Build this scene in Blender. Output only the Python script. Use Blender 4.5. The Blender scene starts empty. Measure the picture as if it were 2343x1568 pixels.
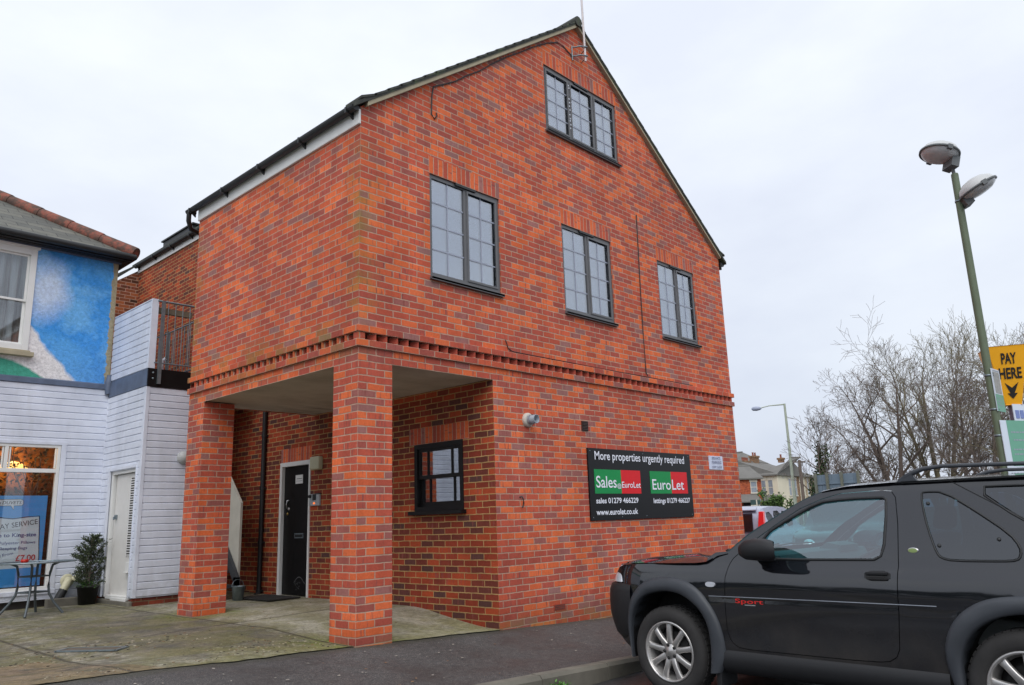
import bpy, bmesh, math, random
from mathutils import Vector, Matrix, noise
from mathutils.geometry import delaunay_2d_cdt
random.seed(7)
SC = bpy.context.scene
COL = SC.collection
PI = math.pi
R = math.radians

# ------------------------------------------------------------------ camera
cam = bpy.data.cameras.new('camera')
cam.sensor_fit = 'HORIZONTAL'; cam.sensor_width = 36.0
cam.lens = 1786.0/2342.0*36.0
cam.clip_start = 0.05; cam.clip_end = 2000
co = bpy.data.objects.new('camera', cam); COL.objects.link(co)
yaw, pitch, roll = .7516, .2221, .0343
F = Vector((math.cos(yaw)*math.cos(pitch), math.sin(yaw)*math.cos(pitch), math.sin(pitch)))
Rt = Vector((math.sin(yaw), -math.cos(yaw), 0)); Up = Rt.cross(F)
R2 = Rt*math.cos(roll) - Up*math.sin(roll); U2 = Rt*math.sin(roll) + Up*math.cos(roll)
M = Matrix(((R2.x, U2.x, -F.x), (R2.y, U2.y, -F.y), (R2.z, U2.z, -F.z))).to_4x4()
M.translation = (-4.6475, -6.5102, 1.1323)
co.matrix_world = M
SC.camera = co
CAM = M.translation.copy()

# ------------------------------------------------------------------ world, sun
SUN_EL, SUN_AZ = R(48), R(222)          # azimuth of the sun measured from +X
w = bpy.data.worlds.new('World'); SC.world = w; w.use_nodes = True
nt = w.node_tree; nt.nodes.clear()
def nn(t, ty, **k):
    n = t.nodes.new(ty)
    for a, v in k.items(): setattr(n, a, v)
    return n
out = nn(nt, 'ShaderNodeOutputWorld'); bg = nn(nt, 'ShaderNodeBackground')
sky = nn(nt, 'ShaderNodeTexSky'); sky.sky_type = 'NISHITA'; sky.sun_disc = False
sky.sun_elevation = SUN_EL; sky.sun_rotation = PI/2 - SUN_AZ
tc = nn(nt, 'ShaderNodeTexCoord')
mp = nn(nt, 'ShaderNodeMapping'); mp.inputs['Scale'].default_value = (1, 1, 2.2)
nz = nn(nt, 'ShaderNodeTexNoise'); nz.inputs['Scale'].default_value = 1.9; nz.inputs['Detail'].default_value = 6; nz.inputs['Roughness'].default_value = .52; nz.inputs['Distortion'].default_value = .1
nt.links.new(tc.outputs['Generated'], mp.inputs[0]); nt.links.new(mp.outputs[0], nz.inputs['Vector'])
cr = nn(nt, 'ShaderNodeValToRGB')
cr.color_ramp.elements[0].position = .36; cr.color_ramp.elements[0].color = (.74, .785, .89, 1)
cr.color_ramp.elements[1].position = .62; cr.color_ramp.elements[1].color = (.89, .935, 1.0, 1)
nt.links.new(nz.outputs['Fac'], cr.inputs[0])
sp = nn(nt, 'ShaderNodeSeparateXYZ'); nt.links.new(tc.outputs['Generated'], sp.inputs[0])
cr2 = nn(nt, 'ShaderNodeValToRGB')
cr2.color_ramp.elements[0].position = .0; cr2.color_ramp.elements[0].color = (.71, .73, .77, 1)
cr2.color_ramp.elements[1].position = .5; cr2.color_ramp.elements[1].color = (1.0, 1.0, 1.0, 1)
nt.links.new(sp.outputs['Z'], cr2.inputs[0])
mu = nn(nt, 'ShaderNodeMix', data_type='RGBA', blend_type='MULTIPLY'); mu.inputs[0].default_value = 1
nt.links.new(cr.outputs[0], mu.inputs[6]); nt.links.new(cr2.outputs[0], mu.inputs[7])
mu2 = nn(nt, 'ShaderNodeMix', data_type='RGBA', blend_type='MULTIPLY'); mu2.inputs[0].default_value = 1; mu2.inputs[7].default_value = (11.0, 11.0, 11.0, 1)
nt.links.new(mu.outputs[2], mu2.inputs[6])
mx = nn(nt, 'ShaderNodeMix', data_type='RGBA'); mx.inputs[0].default_value = .93
nt.links.new(sky.outputs[0], mx.inputs[6]); nt.links.new(mu2.outputs[2], mx.inputs[7])
nt.links.new(mx.outputs[2], bg.inputs[0]); bg.inputs[1].default_value = .1
nt.links.new(bg.outputs[0], out.inputs[0])
sl = bpy.data.lights.new('sun', 'SUN'); sl.energy = 1.5; sl.angle = R(50); sl.color = (1, .965, .92)
so = bpy.data.objects.new('sun', sl); COL.objects.link(so)
sd = Vector((math.cos(SUN_AZ)*math.cos(SUN_EL), math.sin(SUN_AZ)*math.cos(SUN_EL), math.sin(SUN_EL)))
so.rotation_euler = sd.to_track_quat('Z', 'Y').to_euler()
SC.view_settings.view_transform = 'Standard'; SC.view_settings.look = 'None'
SC.view_settings.exposure = 0.12; SC.view_settings.gamma = 1
SC.cycles.max_bounces = 8; SC.cycles.transparent_max_bounces = 16

# ------------------------------------------------------------------ materials
def S(r, g, b):
    f = lambda c: (c/255/12.92) if c/255 <= .04045 else ((c/255+.055)/1.055)**2.4
    return (f(r), f(g), f(b), 1)
MATS = {}
class NT:
    def __init__(s, name):
        s.m = bpy.data.materials.new(name); s.m.use_nodes = True
        s.t = s.m.node_tree; s.t.nodes.clear()
        s.o = s.n('ShaderNodeOutputMaterial'); s.b = s.n('ShaderNodeBsdfPrincipled')
        s.l(s.b.outputs[0], s.o.inputs[0])
    def n(s, ty, **k): return nn(s.t, ty, **k)
    def l(s, a, b): s.t.links.new(a, b)
    def put(s, v, sock):
        if hasattr(v, 'is_linked') or isinstance(v, bpy.types.NodeSocket): s.l(v, sock)
        else: sock.default_value = v
    def math(s, op, a, b=0.0, c=0.0, clamp=False):
        n = s.n('ShaderNodeMath', operation=op); n.use_clamp = clamp
        for i, v in enumerate((a, b, c)): s.put(v, n.inputs[i])
        return n.outputs[0]
    def noise(s, scale, vec=None, detail=3, rough=.55, dim='3D'):
        n = s.n('ShaderNodeTexNoise'); n.noise_dimensions = dim
        n.inputs['Scale'].default_value = scale; n.inputs['Detail'].default_value = detail; n.inputs['Roughness'].default_value = rough
        if vec is not None: s.l(vec, n.inputs['Vector'])
        return n.outputs['Fac']
    def ramp(s, f, stops, interp='LINEAR'):
        n = s.n('ShaderNodeValToRGB'); cr = n.color_ramp; cr.interpolation = interp
        while len(cr.elements) < len(stops): cr.elements.new(.5)
        for e, (p, c) in zip(cr.elements, stops): e.position = p; e.color = c if len(c) == 4 else (*c, 1)
        s.put(f, n.inputs[0]); return n.outputs[0]
    def mix(s, f, a, b, bt='MIX'):
        n = s.n('ShaderNodeMix', data_type='RGBA', blend_type=bt)
        s.put(f, n.inputs[0]); s.put(a, n.inputs[6]); s.put(b, n.inputs[7]); return n.outputs[2]
    def obj(s): return s.n('ShaderNodeTexCoord').outputs['Object']
    def sep(s, v):
        n = s.n('ShaderNodeSeparateXYZ'); s.l(v, n.inputs[0]); return n.outputs
    def comb(s, x, y, z=0.0):
        n = s.n('ShaderNodeCombineXYZ')
        for i, v in enumerate((x, y, z)): s.put(v, n.inputs[i])
        return n.outputs[0]
    def mr(s, v, a, b, c=0.0, d=1.0, it='LINEAR'):
        n = s.n('ShaderNodeMapRange'); n.interpolation_type = it
        for i, q in enumerate((v, a, b, c, d)): s.put(q, n.inputs[i])
        return n.outputs[0]
    def bump(s, h, strength=.5, dist=.01):
        n = s.n('ShaderNodeBump'); n.inputs['Strength'].default_value = strength; n.inputs['Distance'].default_value = dist
        s.l(h, n.inputs['Height']); s.l(n.outputs[0], s.b.inputs['Normal'])
    def set(s, **k):
        for a, v in k.items(): s.put(v, s.b.inputs[a.replace('_', ' ')])
        return s.m

def plain(name, col, rough=.6, metal=0.0, var=.12, vscale=6, bump=0.0, bscale=60, spec=.5, coat=0.0):
    if name in MATS: return MATS[name]
    t = NT(name)
    v = t.noise(vscale, t.obj(), 4)
    k = t.mr(v, .25, .75, 1-var, 1+var)
    c = t.mix(1.0, col, t.comb(k, k, k), 'MULTIPLY')
    t.set(Base_Color=c, Roughness=rough, Metallic=metal, Specular_IOR_Level=spec, Coat_Weight=coat)
    if bump: t.bump(t.noise(bscale, t.obj(), 4), bump, .004)
    MATS[name] = t.m; return t.m

def brick_mat(name, offs=.5, pal=None, mortar=None, dirt=.0, stain=0, L=.225, H=.075, seed=0.0):
    t = NT(name)
    uv = t.n('ShaderNodeUVMap'); uv.uv_map = 'UVMap'
    s = t.sep(uv.outputs[0]); op = t.obj()
    d1 = t.noise(5, op, 2); d2 = t.noise(23, op, 2)
    u = t.math('ADD', s[0], t.mr(d2, 0, 1, -.006, .006)); v = t.math('ADD', s[1], t.mr(d1, 0, 1, -.006, .006))
    v = t.math('ADD', v, t.mr(d2, 0, 1, -.003, .003))
    vr = t.math('DIVIDE', v, H); row = t.math('FLOOR', vr)
    par = t.math('SUBTRACT', row, t.math('MULTIPLY', t.math('FLOOR', t.math('MULTIPLY', row, .5)), 2))
    ub = t.math('ADD', t.math('DIVIDE', u, L), t.math('MULTIPLY', par, offs)); colm = t.math('FLOOR', ub)
    fu = t.math('SUBTRACT', ub, colm); fv = t.math('SUBTRACT', vr, row)
    du = t.math('MULTIPLY', t.math('MINIMUM', fu, t.math('SUBTRACT', 1, fu)), L)
    dv = t.math('MULTIPLY', t.math('MINIMUM', fv, t.math('SUBTRACT', 1, fv)), H)
    fine = t.noise(90, op, 3)
    d = t.math('ADD', t.math('MINIMUM', du, dv), t.mr(fine, 0, 1, -.002, .002))
    mask = t.mr(d, .0038, .0076, 0, 1, 'SMOOTHSTEP')
    wn = t.n('ShaderNodeTexWhiteNoise'); wn.noise_dimensions = '3D'; t.l(t.comb(colm, row, 3.1+seed), wn.inputs['Vector'])
    wn2 = t.n('ShaderNodeTexWhiteNoise'); wn2.noise_dimensions = '3D'; t.l(t.comb(colm, row, 9.7+seed), wn2.inputs['Vector'])
    pal = pal or [(0, S(158, 112, 106)), (.09, S(162, 96, 88)), (.18, S(176, 86, 72)), (.42, S(190, 88, 68)), (.64, S(206, 96, 66)), (.82, S(226, 110, 64)), (1, S(230, 116, 72))]
    base = t.ramp(wn.outputs[0], pal)
    lum = t.mr(wn2.outputs[0], 0, 1, .90, 1.08)
    mot = t.mr(t.noise(38, op, 4, .65), .25, .75, .84, 1.14)
    k = t.math('MULTIPLY', lum, mot)
    # vertical kiln streaks on some bricks
    st = t.noise(1.0, t.comb(t.math('MULTIPLY', s[0], 34), t.math('MULTIPLY', s[1], 3), row), 2)
    stc = t.mix(t.math('MULTIPLY', t.mr(st, .56, .70), t.mr(wn2.outputs[0], .35, .6)), base, S(146, 80, 74))
    bc = t.mix(1.0, stc, t.comb(k, k, k), 'MULTIPLY')
    mc = mortar or S(188, 154, 134)
    mk = t.mr(t.noise(14, op, 3), .3, .7, .8, 1.15)
    mcol = t.mix(1.0, mc, t.comb(mk, mk, mk), 'MULTIPLY')
    c = t.mix(mask, mcol, bc)
    big = t.mr(t.noise(.9, op, 5, .65), .32, .7, 1.08, .84)
    c = t.mix(1.0, c, t.comb(big, big, big), 'MULTIPLY')
    p = t.sep(op)
    rs = t.mr(t.noise(1.0, t.comb(t.math('MULTIPLY', s[0], 4.5), t.math('MULTIPLY', p[2], .45), 2.0), 4, .6), .36, .64, .90, 1.07)
    ft = t.math('ADD', t.math('MULTIPLY', t.mr(t.math('ADD', p[2], t.math('MULTIPLY', t.noise(2.5, op, 4, .6), .5)), .52, .22), -.26), 1.0)
    rs = t.math('MULTIPLY', rs, ft)
    c = t.mix(1.0, c, t.comb(rs, rs, rs), 'MULTIPLY')
    if stain:
        # algae near the projecting band, near the corner and at the foot of the walls
        nzs = t.noise(3.2, op, 5, .65); nb = t.noise(13, op, 3, .6)
        corner = t.mr(t.math('MAXIMUM', p[0], p[1]), .0, .32, 1, 0)
        zc = t.math('MULTIPLY', t.mr(p[2], 3.0, 3.3, 0, 1), t.mr(p[2], 5.4, 4.9, 0, 1))
        edge2 = t.math('MULTIPLY', t.mr(t.math('ABSOLUTE', t.math('SUBTRACT', p[1], 3.84)), 0, .30, 1, 0), t.mr(p[0], .05, .0, 0, 1))
        band = t.math('MULTIPLY', t.mr(t.math('ABSOLUTE', t.math('SUBTRACT', p[2], 3.09)), .04, .34, 1, 0), t.mr(p[0], .02, .3, 1, .0))
        foot = t.mr(p[2], .10, -.12, 0, 1)
        a = t.math('MAXIMUM', t.math('MULTIPLY', t.math('MAXIMUM', corner, edge2), zc), t.math('MULTIPLY', band, .95))
        a = t.math('MAXIMUM', a, t.math('MULTIPLY', foot, .75))
        f = t.math('MULTIPLY', t.mr(t.math('ADD', nzs, t.math('MULTIPLY', t.math('SUBTRACT', wn2.outputs[0], .5), .5)), .42, .66), a)
        f = t.math('MULTIPLY', f, t.mr(nb, .2, .6, .55, 1))
        c = t.mix(t.math('MULTIPLY', f, .62), c, S(136, 122, 56))
    t.set(Base_Color=c, Roughness=.85, Specular_IOR_Level=.25)
    h = t.math('ADD', t.math('MULTIPLY', mask, .8), t.math('MULTIPLY', t.math('ADD', fine, wn2.outputs[0]), .22))
    t.bump(h, .55, .006)
    MATS[name] = t.m; return t.m

M_BRICK = brick_mat('brick', stain=1)
M_SOLD = brick_mat('brick_soldier', offs=0.0, seed=4.4)
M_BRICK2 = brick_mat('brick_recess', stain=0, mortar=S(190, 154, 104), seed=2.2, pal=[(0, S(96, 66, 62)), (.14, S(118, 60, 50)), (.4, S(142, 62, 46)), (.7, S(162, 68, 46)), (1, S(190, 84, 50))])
M_BROWNB = brick_mat('brick_brown', pal=[(0, S(70, 50, 40)), (.3, S(112, 66, 46)), (.6, S(142, 82, 54)), (1, S(168, 98, 60))], seed=6)
M_DARKB = brick_mat('brick_plinth', pal=[(0, S(70, 40, 36)), (.4, S(112, 54, 42)), (.8, S(150, 70, 48)), (1, S(170, 80, 55))], mortar=S(120, 105, 80), seed=8)
M_FARRED = brick_mat('brick_far_red', pal=[(0, S(140, 66, 46)), (.5, S(176, 84, 54)), (1, S(200, 104, 66))], mortar=S(160, 110, 85), seed=11)
M_FARBRN = brick_mat('brick_far_brown', pal=[(0, S(110, 84, 66)), (.5, S(136, 104, 80)), (1, S(160, 126, 96))], mortar=S(160, 140, 115), seed=12)
M_FARSTN = brick_mat('stone_far', pal=[(0, S(150, 132, 108)), (.5, S(184, 166, 138)), (1, S(214, 198, 168))], mortar=S(180, 165, 140), seed=13, L=.45, H=.2)

def glass(name, tint, refl=.45, rough=.02, trans=1.0):
    t = NT(name); t.t.nodes.remove(t.b)
    tr = t.n('ShaderNodeBsdfTransparent'); tr.inputs[0].default_value = tint
    gl = t.n('ShaderNodeBsdfGlossy'); gl.inputs['Roughness'].default_value = rough; gl.inputs[0].default_value = (.93, .96, 1, 1)
    lw = t.n('ShaderNodeLayerWeight'); lw.inputs[0].default_value = .35
    f = t.math('ADD', t.math('MULTIPLY', lw.outputs['Fresnel'], .6), refl, clamp=True)
    ms = t.n('ShaderNodeMixShader'); t.l(f, ms.inputs[0]); t.l(tr.outputs[0], ms.inputs[1]); t.l(gl.outputs[0], ms.inputs[2])
    t.l(ms.outputs[0], t.o.inputs[0])
    if rough > .01:
        bp = t.n('ShaderNodeBump'); bp.inputs['Strength'].default_value = .06; bp.inputs['Distance'].default_value = .02
        t.l(t.noise(1.6, t.obj(), 1), bp.inputs['Height']); t.l(bp.outputs[0], gl.inputs['Normal'])
    MATS[name] = t.m; return t.m
M_GLASS = glass('window_glass', S(222, 230, 238), .30, .008)
M_GLASS_SH = glass('shop_glass', S(250, 252, 252), .05)
M_GLASS_UP = glass('upstairs_glass', S(236, 240, 242), .06)
M_CARGL = glass('car_glass', S(186, 236, 238), .16, .0)
M_CARGLD = glass('car_glass_tinted', S(56, 74, 90), .08, .06)
M_CURT = plain('curtain_cloth', S(214, 218, 232), .9, vscale=14, var=.14)
M_CURT2 = plain('lace_curtain', S(206, 204, 196), .9, vscale=20, var=.2)
M_INT = plain('interior_dark', S(58, 54, 52), .9)
M_FRAME = plain('anthracite_frame', S(98, 98, 100), .45, var=.05)
M_BAR = plain('glazing_bar', S(156, 162, 178), .5, var=.04)
M_BLACKP = plain('black_paint', S(22, 21, 22), .45, var=.25, vscale=9, spec=.25)
M_BLACKPL = plain('black_plastic', S(34, 36, 38), .5, var=.2, vscale=8)
M_WHITEP = plain('white_paint', S(226, 226, 224), .5, var=.05, vscale=4)
M_WHITEPL = plain('white_plastic', S(222, 226, 236), .4, var=.03, vscale=3)
M_CREAMPL = plain('cream_plastic', S(196, 192, 164), .5, var=.06)
M_METAL = plain('galvanised_steel', S(134, 146, 152), .45, .7, var=.2, vscale=18)
M_ALU = plain('aluminium', S(206, 206, 208), .3, .9, var=.05)
M_SOFF = None

def mat_fn(name):
    def deco(f):
        t = NT(name); f(t); MATS[name] = t.m; return t.m
    return deco

@mat_fn('soffit_board')
def M_SOFF(t):
    o = t.obj(); p = t.sep(o)
    n = t.noise(1.4, o, 5, .6); n2 = t.noise(1.0, t.comb(t.math('MULTIPLY', p[0], 1.2), t.math('MULTIPLY', p[1], 6), p[2]), 4, .6)
    c = t.mix(t.mr(n, .35, .7), S(198, 190, 176), S(166, 156, 140))
    st = t.math('MULTIPLY', t.mr(n2, .5, .68), t.math('MULTIPLY', t.mr(p[0], .7, 1.7), t.mr(p[1], 2.2, 3.2, .25, 1)))
    c = t.mix(t.math('MULTIPLY', st, .7), c, S(84, 76, 66))
    t.set(Base_Color=c, Roughness=.85); t.bump(t.noise(40, o, 3), .2, .004)
@mat_fn('pebbledash_mural')
def M_MURAL(t):
    o = t.obj(); p = t.sep(o); x, z = p[0], p[2]
    w1 = t.math('MULTIPLY', t.math('SUBTRACT', t.noise(1.7, o, 3, .5), .5), .9)
    w2 = t.math('MULTIPLY', t.math('SUBTRACT', t.noise(7, o, 3, .6), .5), .25)
    wob = t.math('ADD', w1, w2)
    blue = t.ramp(t.noise(1.3, o, 4, .6), [(.38, S(96, 176, 244)), (.5, S(70, 156, 236)), (.62, S(118, 188, 246))])
    blue = t.mix(t.math('MULTIPLY', t.mr(z, 4.3, 3.6), .35), blue, S(124, 178, 240))
    # soft cloud beside the window
    dx = t.math('DIVIDE', t.math('SUBTRACT', x, -.98), .34); dz = t.math('DIVIDE', t.math('SUBTRACT', z, 4.95), .52)
    dd = t.math('SQRT', t.math('ADD', t.math('MULTIPLY', dx, dx), t.math('MULTIPLY', dz, dz)))
    cl = t.mr(t.math('ADD', dd, wob), 1.25, .45)
    c = t.mix(t.math('MULTIPLY', cl, .8), blue, S(226, 236, 252))
    # lower white cloud with a curved edge
    e = t.math('SUBTRACT', t.math('ADD', 4.17, t.math('MULTIPLY', t.math('ADD', x, .98), -1.15)), z)
    e = t.math('ADD', e, t.math('MULTIPLY', wob, .35))
    c = t.mix(t.mr(e, -.02, .06), c, S(244, 240, 240))
    # green hill
    g = t.math('SUBTRACT', t.math('SUBTRACT', 3.83, t.math('MULTIPLY', t.math('POWER', t.math('MAXIMUM', t.math('ADD', x, 1.7), 0.0), 2.0), .44)), z)
    c = t.mix(t.mr(t.math('ADD', g, t.math('MULTIPLY', w2, .2)), -.01, .03), c, S(84, 176, 152))
    # bare render strip at the corner, ragged edge
    b = t.math('ADD', x, t.math('MULTIPLY', t.math('SUBTRACT', t.noise(4.5, t.comb(0.0, 0.0, z), 4, .7), .5), .22))
    c = t.mix(t.mr(b, .008, .014), c, S(176, 166, 140))
    n = t.noise(24, o, 5, .75)
    dk = t.mr(n, .34, .66, .78, 1.14)
    c = t.mix(1.0, c, t.comb(dk, dk, dk), 'MULTIPLY')
    t.set(Base_Color=c, Roughness=.9, Specular_IOR_Level=.2); t.bump(n, .9, .024)
@mat_fn('cladding_white')
def M_CLAD(t):
    o = t.obj(); n = t.noise(2.2, o, 5, .6)
    c = t.mix(t.mr(n, .35, .75), S(224, 229, 242), S(200, 205, 218))
    n2 = t.noise(1.0, t.comb(t.math('MULTIPLY', t.sep(o)[0], 8), t.math('MULTIPLY', t.sep(o)[1], 8), t.math('MULTIPLY', t.sep(o)[2], 1.2)), 4)
    c = t.mix(t.math('MULTIPLY', t.mr(n2, .5, .7), .14), c, S(158, 156, 148))
    low = t.math('MULTIPLY', t.mr(t.sep(o)[2], .7, .15), t.mr(t.noise(6, o, 5, .7), .35, .6)); c = t.mix(t.math('MULTIPLY', low, .32), c, S(120, 116, 92))
    t.set(Base_Color=c, Roughness=.42)
@mat_fn('slate')
def M_SLATE(t):
    uv = t.n('ShaderNodeUVMap'); uv.uv_map = 'UVMap'
    b = t.n('ShaderNodeTexBrick'); b.offset = .5
    b.inputs['Scale'].default_value = 1; b.inputs['Brick Width'].default_value = .36; b.inputs['Row Height'].default_value = .19; b.inputs['Mortar Size'].default_value = .006
    b.inputs['Color1'].default_value = S(86, 87, 82); b.inputs['Color2'].default_value = S(108, 107, 98); b.inputs['Mortar'].default_value = S(44, 45, 44)
    t.l(uv.outputs[0], b.inputs['Vector'])
    k = t.mr(t.noise(5, t.obj(), 4), .3, .7, .82, 1.15)
    t.set(Base_Color=t.mix(1.0, b.outputs[0], t.comb(k, k, k), 'MULTIPLY'), Roughness=.7); t.bump(t.math('SUBTRACT', 1, b.outputs['Fac']), .6, .01)
@mat_fn('clay_tile')
def M_CLAY(t):
    o = t.obj(); c = t.ramp(t.noise(5, o, 4, .65), [(.36, S(74, 60, 54)), (.5, S(98, 72, 62)), (.62, S(146, 84, 70)), (.7, S(104, 92, 72))])
    t.set(Base_Color=c, Roughness=.85); t.bump(t.noise(30, o, 3), .3, .01)
@mat_fn('roof_tile_dark')
def M_RTILE(t):
    o = t.obj(); c = t.ramp(t.noise(6, o, 4, .6), [(.3, S(48, 50, 48)), (.55, S(70, 72, 66)), (.75, S(84, 98, 66))])
    t.set(Base_Color=c, Roughness=.85); t.bump(t.noise(30, o, 3), .3, .01)
M_VERGE = plain('verge_mortar', S(168, 158, 134), .9, vscale=7, var=.15, bump=.3, bscale=40)
M_LEAD = plain('lead_grey', S(92, 104, 126), .6, vscale=5, var=.22, bump=.25, bscale=14)
@mat_fn('asphalt_pavement')
def M_ASPH(t):
    o = t.obj(); n = t.noise(95, o, 4, .8); n2 = t.noise(1.1, o, 5, .6)
    c = t.ramp(n, [(.36, S(40, 40, 41)), (.5, S(72, 70, 70)), (.60, S(100, 97, 94)), (.68, S(176, 168, 156))])
    k9 = t.mr(t.noise(16, o, 5, .8), .36, .64, .74, 1.24); c = t.mix(1.0, c, t.comb(k9, k9, k9), 'MULTIPLY')
    k = t.mr(n2, .3, .7, .78, 1.12)
    c = t.mix(1.0, c, t.comb(k, k, k), 'MULTIPLY')
    y = t.sep(o)[1]
    moss = t.math('MULTIPLY', t.mr(t.math('ADD', y, t.math('MULTIPLY', t.noise(5, o, 3), .12)), -.12, .05), .55)
    c = t.mix(moss, c, S(58, 58, 40))
    t.set(Base_Color=c, Roughness=t.mr(n2, .35, .65, .5, .85)); t.bump(t.noise(160, o, 3, .7), .7, .006)
@mat_fn('asphalt_road')
def M_ROAD(t):
    o = t.obj(); n = t.noise(90, o, 3, .7); n2 = t.noise(.8, o, 5, .6)
    c = t.ramp(n, [(.3, S(42, 42, 44)), (.55, S(64, 64, 66)), (.75, S(92, 90, 90))])
    k = t.mr(n2, .3, .7, .75, 1.12)
    c = t.mix(1.0, c, t.comb(k, k, k), 'MULTIPLY')
    t.set(Base_Color=c, Roughness=t.mr(n2, .4, .6, .3, .8)); t.bump(n, .5, .006)
@mat_fn('old_concrete')
def M_CONC(t):
    o = t.obj(); p = t.sep(o)
    n = t.noise(1.5, o, 8, .72); n2 = t.noise(6.5, o, 6, .72); n3 = t.noise(70, o, 3, .7)
    c = t.ramp(n, [(.38, S(112, 108, 96)), (.5, S(146, 141, 124)), (.62, S(184, 178, 160))])
    # cleaner pale slab under the overhang
    sl = t.math('MULTIPLY', t.mr(p[0], -.1, .3), t.mr(p[1], 5.4, 4.6))
    c = t.mix(t.math('MULTIPLY', sl, .62), c, S(192, 186, 166))
    zone = t.math('MULTIPLY', t.mr(t.math('ABSOLUTE', t.math('ADD', p[0], .75)), 1.0, .45), t.mr(t.math('ABSOLUTE', t.math('SUBTRACT', p[1], 2.6)), 2.4, 1.5))
    zone = t.math('ADD', t.math('MULTIPLY', zone, .10), t.math('MULTIPLY', t.mr(p[0], -1.7, -2.3), .07))
    damp = t.mr(t.math('ADD', zone, t.math('ADD', t.math('MULTIPLY', n, .5), t.math('MULTIPLY', n2, .5))),   .485, .545)
    dk = t.math('MULTIPLY', damp, t.math('SUBTRACT', 1.0, sl))
    c = t.mix(t.math('MULTIPLY', dk, .66), c, t.ramp(t.noise(3, o, 3), [(.4, S(62, 58, 52)), (.6, S(92, 80, 62))]))
    moss = t.mr(t.math('ADD', t.noise(1.9, o, 5, .6), t.math('MULTIPLY', n2, .35)), .60, .74)
    c = t.mix(t.math('MULTIPLY', moss, .5), c, S(116, 112, 58))
    brown = t.math('MULTIPLY', t.mr(t.math('ADD', p[0], t.math('MULTIPLY', p[1], .25)), -1.72, -1.78), t.mr(p[1], 1.75, 1.7))
    c = t.mix(t.math('MULTIPLY', brown, .55), c, t.ramp(t.noise(2.6, o, 6, .7), [(.38, S(74, 64, 54)), (.5, S(138, 112, 86)), (.7, S(164, 138, 108))]))
    # strong algae at the slab edge facing the pavement
    ed = t.math('MULTIPLY', t.mr(p[1], 1.35, .1), t.mr(t.noise(3, o, 4, .6), .34, .56))
    ed = t.math('MULTIPLY', ed, t.mr(p[0], -2.4, .2, .25, 1))
    c = t.mix(t.math('MULTIPLY', ed, .45), c, S(130, 132, 70))
    for (ax_, ay_, hx_, hy_) in ((.217, 3.64, .217, .22), (.22, .22, .22, .22)):
        dq = t.math('MAXIMUM', t.math('SUBTRACT', t.math('ABSOLUTE', t.math('SUBTRACT', p[0], ax_)), hx_), t.math('SUBTRACT', t.math('ABSOLUTE', t.math('SUBTRACT', p[1], ay_)), hy_))
        g1 = t.math('MULTIPLY', t.mr(dq, .42, .03), t.mr(n2, .34, .58))
        c = t.mix(t.math('MULTIPLY', g1, .8), c, S(112, 124, 44))
    # joints between the cast bays and cracks
    jx = t.math('ABSOLUTE', t.math('ADD', p[0], t.math('ADD', .02, t.math('MULTIPLY', n2, .03))))
    jy = t.math('ABSOLUTE', t.math('SUBTRACT', p[1], t.math('ADD', 2.35, t.math('MULTIPLY', n2, .03))))
    j3 = t.math('ABSOLUTE', t.math('ADD', p[0], t.math('ADD', 2.0, t.math('MULTIPLY', n2, .05))))
    j = t.mr(t.math('MINIMUM', t.math('MINIMUM', jx, j3), jy), .008, .03, .85, 0)
    c = t.mix(j, c, S(66, 60, 46))
    k = t.math('MULTIPLY', t.mr(n3, .36, .64, .78, 1.18), t.mr(t.noise(17, o, 5, .8), .36, .64, .70, 1.26))
    c = t.mix(1.0, c, t.comb(k, k, k), 'MULTIPLY')
    t.set(Base_Color=c, Roughness=t.mr(n, .4, .65, .85, .5)); t.bump(t.math('ADD', n3, t.math('MULTIPLY', n2, 3)), .8, .016)
M_KERB = plain('kerb_concrete', S(112, 108, 98), .85, vscale=5, var=.25, bump=.4, bscale=90)
M_EARTH = plain('rough_ground', S(96, 98, 82), .95, vscale=.4, var=.3)
M_BARK = plain('bark', S(112, 100, 92), .95, vscale=4, var=.3)
M_BARKG = plain('bark_green', S(120, 112, 90), .95, vscale=4, var=.3)

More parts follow.
